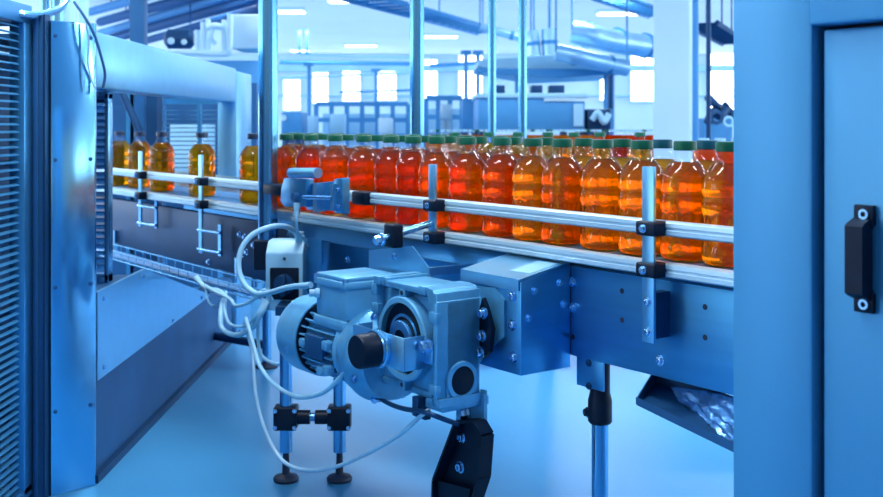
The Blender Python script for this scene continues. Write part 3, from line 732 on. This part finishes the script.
# motor: axis along -s at n = .26
na, za = .262, .507
sA = g0 + .0
ax = Vector((-1, 0, 0))
m = MB(CF).lathe((sA, na, za), ax, [(-.01, .105), (.03, .112), (.045, .122), (.058, .122), (.06, .114), (.10, .112), (.125, .102), (.135, .095)], 40)
part('adapter_flange', m, M['gear'], gm)
for k in range(8):
    an = PI/8 + k*PI/4
    part('flange_bolt', MB(CF).hexbolt((sA-.03, na+math.cos(an)*.114, za+math.sin(an)*.114), (1, 0, 0), .009), M['bolt'], gm)
sB = sA-.135                                # start of finned body
m = MB(CF).lathe((sB, na, za), ax, [(0, .09), (.02, .096), (.03, .078), (.24, .078)], 36)
for k in range(28):
    an = 2*PI*k/28
    if 1.0 < an < 2.1: continue
    c, s_ = math.cos(an), math.sin(an)
    nv = Vector((0, c, s_)); tv = Vector((0, -s_, c))
    b_ = Vector((sB-.022, na, za)); 
    m.prism([b_+nv*.075+tv*.003, b_+nv*.099+tv*.002, b_+nv*.099-tv*.002, b_+nv*.075-tv*.003], (-.20, 0, 0))
mb_ = part('finned_body', m, M['motor'], gm)
part('rating_plate', MB(CF).box(sB-.15, sB-.06, na+.085, na+.104, za-.03, za+.03, .002), M['deep'], gm, 'small dark rating plate')
for s_, n_, z_ in ((-.043, .094, .014), (-.04, .094, -.05), (-.172, .09, .0), (-.08, .088, -.06)):
    part('fin_lug', MB(CF).box(sB+s_-.013, sB+s_+.013, na+n_-.012, na+n_+.014, za+z_-.012, za+z_+.012, .004), M['motor'], gm)
m = MB(CF)
sC = sB-.195
rr = [(0, .10), (-.001, .108), (.0, .110), (.09, .110), (.115, .106), (.13, .09), (.133, .055), (.133, 0.001)]
m.lathe((sC, na, za), ax, rr[2:], 48)
fc = part('fan_cover', m, M['motor'], gm, 'smooth round fan cover')
part('cover_mouth', MB(CF).lathe((sC+.0005, na, za), (1, 0, 0), [(0, .106), (.001, .105)], 40), M['black'], gm)
part('cover_screw', MB(CF).hexbolt((sC-.05, na+.106, za-.03), (0, 1, -.2), .006), M['bolt'], gm)
# terminal box
t0, t1 = U(316, 275, .335).x, U(346, 290, .335).x
tz0, tz1 = za+.082, .703
m = MB(CF).box(t0, t1, .175, .335, tz0, tz1-.03, .006).box(t0+.01, t1-.01, .21, .325, za+.05, tz0+.005)
part('terminal_box', m, M['motor'], gm)
part('terminal_lid', MB(CF).box(t0-.005, t1+.006, .169, .341, tz1-.031, tz1-.012, .004).prism([(t0, .175, tz1-.012), (t1, .175, tz1-.012), (t1, .335, tz1-.012), (t0, .335, tz1-.012)], (0, 0, .012), .004), M['motor'], gm)
for s in (t0+.004, t1-.004):
    for n in (.175, .334):
        part('lid_screw', MB(CF).cyl((s, n, tz1-.02), (s, n, tz1-.004), .008, seg=12), M['bolt'], gm)
part('cable_gland', MB(CF).lathe((t0+.02, .335, tz1-.055), (-.5, 1, 0), [(0, .013), (.012, .013), (.014, .010), (.028, .010)], 12), M['white'], gm)
part('foot_block', MB(CF).box(t0+.0, t1, .30, .345, za+.055, tz0+.0, .006), M['motor'], gm)
# torque arm and black foot below the gearbox
ta = thing('torque_arm', 'steel arm with open black foot bracket below the gearbox', 'bracket', W(-2.05, .2, .1))
a1 = U(458, 396, .2); a2 = U(486, 400, .2)
part('arm_plate', MB(CF).box(a2.x-.022, a2.x, .195, .201, U(485, 477, .2).z, zb+.02, .002).prism([(a1.x, .201, U(458, 420, .2).z), (a1.x, .201, zb+.01), (a2.x, .201, zb+.01), (a2.x, .201, U(485, 430, .2).z), (a2.x-.03, .201, U(485, 436, .2).z)], (0, .005, 0)), M['gear'], ta)
part('arm_bolt', MB(CF).hexbolt(U(466, 412, .207), (0, 1, 0), .014, .018), M['bolt'], ta)
nf, nO = .208, .246
def UF(px, py):
    q = U(px, py, nO); return Vector((q.x, nf, q.z))
Lp = [UF(455, 423), UF(473, 424), UF(480, 436), UF(477, 478), UF(466, 512), UF(432, 512), UF(433, 481)]
m = MB(CF).prism(Lp, (0, .005, 0))
def strip(p0, p1, th=.006, out=nO):      # wall standing off the back plate
    A, B = UF(*p0), UF(*p1)
    d = (B-A); e = Vector((d.z, 0, -d.x)).normalized()*th
    m.prism([A, B, B+e, A+e], (0, out-nf, 0))
strip((455, 423), (433, 481)); strip((433, 481), (432, 512))
strip((473, 424), (455, 423)); strip((480, 436), (473, 424))
strip((477, 478), (480, 436)); strip((466, 512), (477, 478))
m.prism([UF(434, 482), UF(466, 490), UF(464, 512), UF(434, 512)], (0, .026, 0))
part('foot_bracket', m, M['black'], ta, 'open black plastic foot')
for px, py in ((462, 437), (461, 467)):
    part('foot_bolt', MB(CF).capbolt(U(px, py, nf+.005), (0, 1, 0), .010, .012), M['bolt'], ta)
part('clip', MB(CF).box(g1-.10, g1-.075, gn1-.03, gn1+.0, zb-.045, zb+.002, .002).box(g1-.095, g1-.06, gn1-.028, gn1-.01, zb-.05, zb-.04, .002), M['dark'], ta)

# ------------------------------------------------------------------ side bracket with rod clamp
rb = thing('rod_bracket', 'folded bracket with black clamp block and steel rod, above the motor', 'bracket', W(-2.4, .14, .66))
q0 = Vector((-2.39, .05, .832)); q1 = Vector((-2.40, .21, .797))
part('rod', MB(CF).cyl(q0, q1, .0095, seg=14), M['steel'], rb)
part('rod_nut', MB(CF).hexbolt(q1, q1-q0, .013, .02), M['bolt'], rb)
qc = q0.lerp(q1, .76)
part('clamp_block', MB(CF).box(qc.x-.026, qc.x+.022, qc.y-.016, qc.y+.02, qc.z-.034, qc.z+.03, .006, 3), M['black'], rb)
n_ = .15
part('bracket_sheet', MB(CF).prism([U(370, 250, n_), U(413, 246, n_), U(430, 268, n_), U(432, 285, n_), U(370, 285, n_)], (0, .004, 0)).prism([U(400, 270, n_), U(430, 268, n_), U(430, 276, n_), U(400, 278, n_)], (0, -.14, 0)), M['flat'], rb)
part('bracket_nut', MB(CF).hexbolt(U(395, 256, n_+.004), (0, 1, 0), .008), M['bolt'], rb)

# ------------------------------------------------------------------ guard tubes
def guard(px, d, r, lab, z0, clampz=None):
    x = P(px, 0, d).x
    t = thing('guard_tube', lab, 'tube', (x, d, z0))
    part('tube', MB().cyl((x, d, z0), (x, d, 3.3), r, seg=24), M['post'], t)
    return t, x
wp = W(-3.36, .082, 0)
t, x = guard(268, wp.y, .034, 'thick polished upright tube left of the photo sensor', .60)
part('tube_clamp', MB().box(x-.045, x+.075, wp.y-.04, wp.y+.05, .60, .705, .008, 3), M['black'], t, 'black clamp block')
guard(417, 4.02, .027, 'polished upright tube behind the middle of the bottle row', .55)
guard(492, 6.3, .024, 'slim upright tube, left one of two behind the bottles', 0)
guard(522.5, 6.0, .024, 'slim upright tube, right one of two behind the bottles', 0)

# ------------------------------------------------------------------ switch box
d = 3.40
sw = thing('isolator_switch_box', 'pale plastic switch box with black rotary knob beside the motor', 'switch', (P(285, 0, d).x, d, P(0, 310, d).z))
xl, xr = P(265.5, 0, d).x, P(303, 0, d).x
z1_, z2_ = P(0, 311, d).z, P(0, 253, d).z
part('housing', MB().prism([(xl, d, z1_), (xl, d, z2_), (xl, d+.05, z2_+.035), (xl, d+.12, z2_+.035), (xl, d+.12, z1_)], (xr-xl, 0, 0), .006), M['white'], sw)
part('back_plate', MB().box(xl+.005, xr+.045, d+.121, d+.126, z1_+.02, z2_+.03), M['plate'], sw)
kx, kz = P(284.5, 0, d).x, P(0, 284, d).z
part('switch_plate', MB().box(kx-.046, kx+.046, d-.004, d+.001, kz-.05, kz+.052, .004), M['black'], sw)
part('knob', MB().lathe((kx, d-.004, kz), (0, -1, 0), [(0, .034), (.018, .032), (.02, .028)], 28).box(kx-.009, kx+.009, d-.045, d-.02, kz-.034, kz+.034, .004), M['dark'], sw, 'dark rotary knob')
part('cover_screw', MB().cyl((kx, d-.001, z2_-.018), (kx, d-.002, z2_-.018), .005, seg=12), M['rubber'], sw)
gx = P(298, 0, d).x
part('cable_gland', MB().lathe((gx, d+.06, z2_+.03), (0, 0, 1), [(0, .016), (.018, .016), (.02, .012), (.032, .012)], 6), M['white'], sw)

# ------------------------------------------------------------------ photo sensor
n = .11
ps = thing('photo_sensor', 'stainless photo sensor unit clamped on the upper rail', 'sensor', W(-3.0, n, .82))
def UU(px, py, nn=n): return U(px, py, nn)
a, b = UU(282, 178), UU(312, 204)
part('body', MB(CF).prism([UU(280, 201, .15), UU(281, 188, .15), UU(284, 178, .15), UU(306, 179, .15), UU(306, 207, .15), UU(284, 207, .15)], (0, -.03, 0), .003), M['plate'], ps)
part('knob', MB(CF).cyl(UU(291, 173, .145), UU(318, 173, .145), .016, seg=24), M['flat'], ps)
part('body_block', MB(CF).prism([UU(306, 184, .13), UU(336, 181, .13), UU(336, 211, .13), UU(306, 210, .13)], (0, -.03, 0), .003), M['plate'], ps)
part('end_plate', MB(CF).prism([UU(334, 179, .14), UU(342, 178, .14), UU(342, 214, .14), UU(334, 213, .14)], (0, -.028, 0), .002), M['plate'], ps)
part('fin_plate', MB(CF).prism([UU(313, 183, .16), UU(316.5, 183, .16), UU(316.5, 212, .16), UU(313, 212, .16)], (0, -.03, 0)), M['flat'], ps)
part('fin_plate', MB(CF).prism([UU(330, 184, .15), UU(333, 184, .15), UU(333, 211, .15), UU(330, 211, .15)], (0, -.02, 0)), M['flat'], ps)
part('shaft', MB(CF).cyl(UU(304, 197, .162), UU(332, 198, .152), .007, seg=14), M['bolt'], ps)
part('connector', MB(CF).lathe(UU(297, 203, .162), (0, 0, -1), [(0, .011), (.02, .011), (.022, .009), (.036, .009)], 14), M['white'], ps)
part('cable_boss', MB(CF).lathe(UU(297, 197, .150), (0, 1, 0), [(0, .016), (.015, .014)], 18), M['deep'], ps)
for py in (190, 207): part('screw', MB(CF).hexbolt(UU(338.5, py, .141), (0, 1, 0), .006), M['bolt'], ps)
part('rail_socket', MB(CF).box(UU(351, 0, .06).x, UU(364, 0, .06).x, .01, .06, .86, .90, .006), M['black'], ps)
part('rear_socket', MB(CF).box(UU(272, 0, .08).x-.03, UU(281, 0, .1).x, .02, .1, .865, .90, .006), M['black'], ps)

# ------------------------------------------------------------------ cables
def cable(pts, r, mat, lab, name='cable'):
    return solo(name, MB().tube([P(*p) for p in pts], r, 10, 7), M[mat], lab, 'cable')
gl = P(312, 285, 2.93)
cable([(298, 243, 3.46), (296, 233, 3.42), (286, 226.5, 3.36), (270, 227, 3.32), (252, 235, 3.3), (241, 250, 3.28), (239, 270, 3.26), (246, 286, 3.22), (258, 294, 3.18), (272, 292, 3.1), (290, 287, 3.0), (311, 285, 2.92)], .0085, 'cable', 'thick pale cable looping from the switch box to the motor terminal box', 'power_cable')
cable([(297, 211, 3.22), (296.5, 222, 3.22), (298, 232, 3.25), (304, 239, 3.3), (309, 246, 3.42)], .0042, 'cable', 'thin pale cable dropping from the photo sensor', 'sensor_cable')
cable([(197, 276, 4.0), (203, 284, 3.9), (216, 292, 3.7), (230, 299, 3.5), (236, 306, 3.42), (250, 302, 3.35), (264, 290, 3.32), (272, 300, 3.34)], .006, 'cable', 'pale cable drooping below the switch box towards the wire tray', 'signal_cable')
cable([(196, 278, 3.95), (206, 288, 3.85), (222, 293, 3.7), (221, 312, 3.55), (222, 328, 3.5), (236, 335, 3.45), (252, 328, 3.4), (262, 312, 3.38), (268, 302, 3.4)], .0085, 'cable', 'thickest pale cable hanging in a deep loop left of the motor', 'signal_cable')
cable([(226, 292, 3.7), (225, 310, 3.52), (230, 324, 3.46), (244, 326, 3.42), (256, 316, 3.38), (266, 300, 3.4)], .0055, 'cable', 'thin cable nested inside the deep hanging loop', 'signal_cable')
cable([(263, 298, 3.42), (259, 318, 3.4), (258, 340, 3.4), (262, 356, 3.4), (276, 364, 3.38), (284, 360, 3.36), (289, 350, 3.34)], .0055, 'cable', 'pale cable curling under the fan cover', 'signal_cable')
cable([(246, 318, 3.4), (252, 340, 3.3), (260, 366, 3.2), (275, 385, 3.08), (298, 397, 2.95), (322, 393, 2.84), (338, 380, 2.78), (346, 370, 2.74), (350, 362, 2.74)], .0065, 'cable', 'pale cable sagging below the motor to the black end cap', 'encoder_cable')
cable([(244, 322, 3.42), (252, 352, 3.4), (256, 396, 3.3), (266, 432, 3.2), (282, 460, 3.1), (305, 470, 3.0), (335, 467, 2.9), (370, 452, 2.75), (400, 434, 2.62), (422, 415, 2.53), (430, 409, 2.53)], .0055, 'hose', 'clear thin hose drooping near the floor to the gearbox clip', 'air_hose')
cable([(376, 396, 2.75), (390, 404, 2.68), (405, 409, 2.6), (424, 412, 2.52), (446, 420, 2.5), (458, 424, 2.52)], .006, 'dark', 'short dark hose under the gearbox', 'air_hose')
cable([(205, 284, 3.85), (208, 300, 3.8), (214, 306, 3.75), (222, 300, 3.7)], .004, 'cable', 'thin white cable loop at the end of the wire tray', 'signal_cable')

# ------------------------------------------------------------------ bottles
RX = 1.16      # girth
def prof_r(z, th, fl=True):
    pts = [(.0, .036), (.003, .042), (.010, .0468), (.022, .0482), (.034, .0482), (.040, .0468), (.112, .0468), (.118, .0482), (.140, .0482), (.145, .0458), (.152, .0458), (.157, .0482),
           (.168, .0482), (.172, .0474), (.177, .0476), (.184, .0462), (.192, .0438), (.201, .0395), (.210, .0337), (.219, .0268), (.227, .0213), (.232, .0194), (.240, .0188), (.2405, .0215), (.2435, .0215), (.244, .0185), (.252, .0182)]
    for (za_, ra), (zb_, rb_) in zip(pts[:-1], pts[1:]):
        if za_ <= z <= zb_:
            t = (z-za_)/(zb_-za_); r = ra+(rb_-ra)*t; break
    else: r = pts[-1][1]
    if fl and .044 < z < .108:
        w = min(1, (z-.044)/.008, (.108-z)/.008)
        r += w*.0022*math.cos(10*th)
    return r
ZS = [0, .003, .006, .010, .016, .022, .034, .040, .048, .056, .08, .096, .104, .112, .118, .128, .140, .145, .152, .157, .168, .172, .177, .184, .192, .197, .201, .206, .210, .215, .219, .223, .227, .232, .240, .2405, .2435, .244, .252]
def bottle_rings(top, shrink, seg, fl=True, z0=0):
    rs = []
    zs = [z for z in ZS if z < top-.0005] + [top]
    for z in zs:
        rs.append([Vector((math.cos(2*PI*i/seg), math.sin(2*PI*i/seg), 0))*(prof_r(z, 2*PI*i/seg, fl)-shrink) + Vector((0, 0, max(z, z0))) for i in range(seg)])
    for r in rs:
        for v in r: v.x *= RX; v.y *= RX
    return rs
def cap_mesh(mb, seg=36):
    rs = []
    for z, r in ((.2455, .0205), (.2455, .0218), (.2475, .0223), (.2475, .0221), (.263, .0219), (.2665, .0206), (.267, .018)):
        rs.append([Vector((math.cos(2*PI*i/seg), math.sin(2*PI*i/seg), 0))*RX*(r + (.0003*math.cos(PI*i) if .2485 <= z < .264 else 0)) + Vector((0, 0, z)) for i in range(seg)])
    mb.rings(rs); return mb
def proto_bottle(cap, liq, name='juice_bottle'):
    t = thing(name, 'x', 'bottle', (0, 0, 0))
    part('body', MB().rings(bottle_rings(.252, 0, 48), True, False), M['shell'], t, 'clear plastic body', 60)
    part('drink', MB().rings(bottle_rings(.219, .0012, 48, True, .004)), M[liq], t, {'orange': 'orange red drink', 'amber': 'golden amber drink'}[liq], 60)
    part('cap', cap_mesh(MB()), M[cap], t, {'green': 'green screw cap', 'teal': 'teal screw cap', 'navy': 'dark navy screw cap'}[cap], 40)
    return t
protos = {}
ORD = ['first', 'second', 'third', 'fourth', 'fifth', 'sixth', 'seventh', 'eighth', 'ninth', 'tenth', 'eleventh', 'twelfth', 'thirteenth', 'fourteenth', 'fifteenth', 'sixteenth', 'seventeenth', 'eighteenth', 'nineteenth', 'twentieth', 'twenty-first', 'twenty-second', 'twenty-third', 'twenty-fourth']
def put_bottle(px, n, cap, liq, lab, group, rz=0):
    s = U(px, 150, n).x
    put_at(s, n, cap, liq, lab, group)
def put_at(s, n, cap, liq, lab, group):
    loc = W(s, n, ZB)
    key = (cap, liq)
    if key not in protos:
        t = protos[key] = proto_bottle(cap, liq); t.location = loc; t['label'] = lab; t['group'] = group
    else:
        t = copy_thing(protos[key], loc, lab, group)
    t.rotation_euler[2] = random.uniform(0, 6.28)
    return t
front = [727.6, 685, 642, 602.7, 562.5, 533, 502, 467.4, 436.5, 413.2, 391.2, 364, 335.2, 310.8, 286.5]
liqs = {562.5: 'amber'}
for i, px in enumerate(front):
    put_bottle(px, -.060, 'green', liqs.get(px, 'orange'),
               ('green-capped bottle of %s drink in the front row, %s from the cabinet pillar' % ('golden' if px in liqs else 'orange', ORD[i])),
               'green-capped bottles in the front row on the conveyor')
row2 = [(707, 'teal'), (662, 'teal'), (622, 'green'), (584, 'green'), (545, 'green'), (513, 'green'), (479, 'green'), (449, 'green'), (424.5, 'green'), (402.3, 'green'), (377, 'green'), (347, 'green'), (322, 'green'), (299, 'green')]
for i, (px, c_) in enumerate(row2):
    put_bottle(px, -.1735, c_, 'amber' if px in (707, 662, 622, 584, 513) else 'orange',
               '%s-capped bottle just behind the front row, %s from the cabinet pillar' % (c_, ORD[i]), 'bottles in the second row on the conveyor')
row3 = [690, 648, 606, 572, 536, 500, 466, 436, 412, 390, 362, 335, 311, 290]
for i, px in enumerate(row3):
    if px > 500: continue
    s = U(px, 150, -.287).x
    put_at(s, -.287, 'green', 'orange', 'green-capped bottle in the third row, mostly hidden, %s from its right end' % ORD[max(0, i-5)], 'bottles in the third row on the conveyor')
row4 = [440.5, 415, 391, 364.5, 338.5, 316.5, 296]
for i, px in enumerate(row4):
    put_at(U(px, 150, -.397).x, -.397, 'green', 'orange', 'green-capped bottle in the far fourth row, %s from its right end' % ORD[i], 'bottles in the fourth row on the conveyor')
for px, n, lab in ((254, -.06, 'dark-capped amber bottle half hidden by the thick guard tube'), (202, -.06, 'dark-capped amber bottle behind the nearer far rail post, standing alone'),
                   (162, -.06, 'dark-capped amber bottle standing alone between the two far rail posts'), (120, -.06, 'leftmost dark-capped amber bottle on the conveyor'),
                   (140, -.078, 'dark-capped amber bottle behind the farthest rail post')):
    put_bottle(px, n, 'navy', 'amber', lab, 'amber bottles coming single file out of the machine')

# second line of golden bottles behind, on a far table
tb = thing('accumulation_table', 'long blue bottle table standing behind the near conveyor', 'table', (1.2, 5.2, 0))
part('table_top', MB().box(-.2, 1.5, 4.75, 5.2, .76, .80, .005), M['farm'], tb)
for x in (.5, 1.4):
    for y in (4.86, 5.15):
        l = part('leg', MB().cyl((x, y, .02), (x, y, .76), .02, seg=12), M['post'], tb)
        part('foot', MB().lathe((x, y, 0), (0, 0, 1), [(0, .045), (.01, .045), (.02, .02), (.03, .012)], 20), M['rubber'], l)
k = 0
for px in (455, 489, 518, 548, 574, 600, 640):
    d = 4.95
    t = copy_thing(protos[('green', 'amber')], (P(px, 0, d).x, d, .80), 'golden bottle on the table behind, %s from its left end' % ORD[k], 'golden bottles on the table behind')
    k += 1

# far field of small bottles: one mesh each
def far_bottle_mesh(capm, liqm):
    mb = MB(); mb.mi = 0
    mb.rings(bottle_rings(.213, 0, 14, False))
    mb.mi = 2
    rs = [r for r in bottle_rings(.252, 0, 14, False)][-9:]
    mb.rings(rs, False, False)
    mb.mi = 1
    mb.rings([[Vector((math.cos(2*PI*i/14), math.sin(2*PI*i/14), 0))*.021 + Vector((0, 0, z)) for i in range(14)] for z in (.2465, .267)])
    return mb
M['farorange'] = liquid('far_orange', (1, .42, .05), (1, .55, .09), (1, .18, .01), (1, .28, .02), .35)
M['faramber'] = liquid('far_amber', (1, .68, .15), (1, .78, .22), (1, .42, .03), (1, .5, .05), .4)
fb = {}
for liq, lab in (('faramber', 'far blurred golden bottle in the long back line, left stretch'), ('farorange', 'far blurred orange bottle in the long back line, right stretch')):
    fb[liq] = lab
ft = thing('far_bottle_conveyor', 'distant bottle conveyor far behind, carrying tiny bottles', 'conveyor', (1.2, 10.4, 0))
part('deck', MB().box(-.3, 3.4, 10.1, 10.75, .74, .78, .005), M['farm'], ft)
for x in (-.2, 1.5, 3.3):
    for y in (10.2, 10.65): part('leg', MB().cyl((x, y, 0), (x, y, .74), .025, seg=10), M['dark'], ft)
firsts = {}
def far_bottle(x, y, z, liq, lab, group, cap='navy'):
    key = (liq, cap)
    if key not in firsts:
        o = solo('juice_bottle', far_bottle_mesh(None, None), [M[liq], M[cap], M['shell']], lab, 'bottle', (0, 0, 0), group, 50)
        o.location = (x, y, z); firsts[key] = o
    else:
        o = firsts[key].copy(); C.objects.link(o); o.location = (x, y, z); o['label'] = lab; o['group'] = group
for r in range(3):
    for i in range(30):
        x = -.2 + i*.107 + (r % 2)*.053
        y = 10.2 + r*.105
        px = CX + F*x/y
        if px > 662 or px < 430: continue
        amber = px < 600
        far_bottle(x, y, .78, 'faramber' if amber else 'farorange', fb['faramber' if amber else 'farorange'], 'tiny golden bottles on the distant conveyor' if amber else 'tiny orange bottles on the distant conveyor', 'green' if (i*7+r*3) % 5 == 0 else 'farl')
for r in range(2):
    for i in range(5):
        x = P(706, 0, 6.5).x + i*.1; far_bottle(x, 6.5+r*.1, .75, 'farorange', 'orange bottle in the small batch right of the concrete column', 'orange bottles right of the concrete column', 'farl')
t = thing('side_table', 'small blue table right of the concrete column, bearing bottles', 'table', (P(706, 0, 6.5).x+.2, 6.55, 0))
xa = P(706, 0, 6.5).x
part('table_top', MB().box(xa-.08, xa+.5, 6.42, 6.68, .72, .75, .004), M['farm'], t)
for x in (xa-.05, xa+.47):
    for y in (6.45, 6.65): part('leg', MB().cyl((x, y, 0), (x, y, .72), .02, seg=10), M['farm'], t)

# ------------------------------------------------------------------ light, camera, view
w = bpy.data.worlds.new('sky'); bpy.context.scene.world = w; w.use_nodes = True
nt = w.node_tree; bg = nt.nodes['Background']
tc = nt.nodes.new('ShaderNodeTexCoord'); sp = nt.nodes.new('ShaderNodeSeparateXYZ'); rp = nt.nodes.new('ShaderNodeValToRGB')
nt.links.new(tc.outputs['Generated'], sp.inputs[0]); nt.links.new(sp.outputs['Z'], rp.inputs[0]); nt.links.new(rp.outputs[0], bg.inputs[0])
cr = rp.color_ramp
mpn = nt.nodes.new('ShaderNodeMath'); mpn.operation = 'MULTIPLY_ADD'; mpn.inputs[1].default_value = .5; mpn.inputs[2].default_value = .5
nt.links.new(sp.outputs['Z'], mpn.inputs[0]); nt.links.new(mpn.outputs[0], rp.inputs[0])
cr.elements[0].position = .44; cr.elements[0].color = (.10, .16, .25, 1)
cr.elements[1].position = 1; cr.elements[1].color = (.22, .26, .3, 1)
for p_, c_ in ((.505, (.12, .2, .3)), (.516, (.95, .98, 1)), (.57, (.95, .98, 1)), (.60, (.3, .36, .4))):
    e_ = cr.elements.new(p_); e_.color = (*c_, 1)
bg.inputs[1].default_value = .6
cam = bpy.data.cameras.new('camera'); co = bpy.data.objects.new('camera', cam); C.objects.link(co)
co.location = (0, 0, H); co.rotation_euler = (PI/2, 0, 0)
cam.sensor_width = 36; cam.lens = F/883*36
cam.shift_x = 0; cam.shift_y = -(248.5-CY)/883
cam.clip_start = .05
cam.dof.use_dof = True; cam.dof.focus_distance = 2.45; cam.dof.aperture_fstop = 6.0
sc = bpy.context.scene; sc.camera = co
sc.view_settings.view_transform = 'Standard'; sc.view_settings.look = 'None'; sc.view_settings.gamma = 1
sc.view_settings.use_curve_mapping = False; sc.view_settings.exposure = -.12
sc.cycles.use_denoising = True
sc.cycles.max_bounces = 14; sc.cycles.transmission_bounces = 12; sc.cycles.transparent_max_bounces = 24; sc.cycles.diffuse_bounces = 4; sc.cycles.glossy_bounces = 4
sc.cycles.sample_clamp_indirect = 8
sc.cycles.caustics_reflective = False
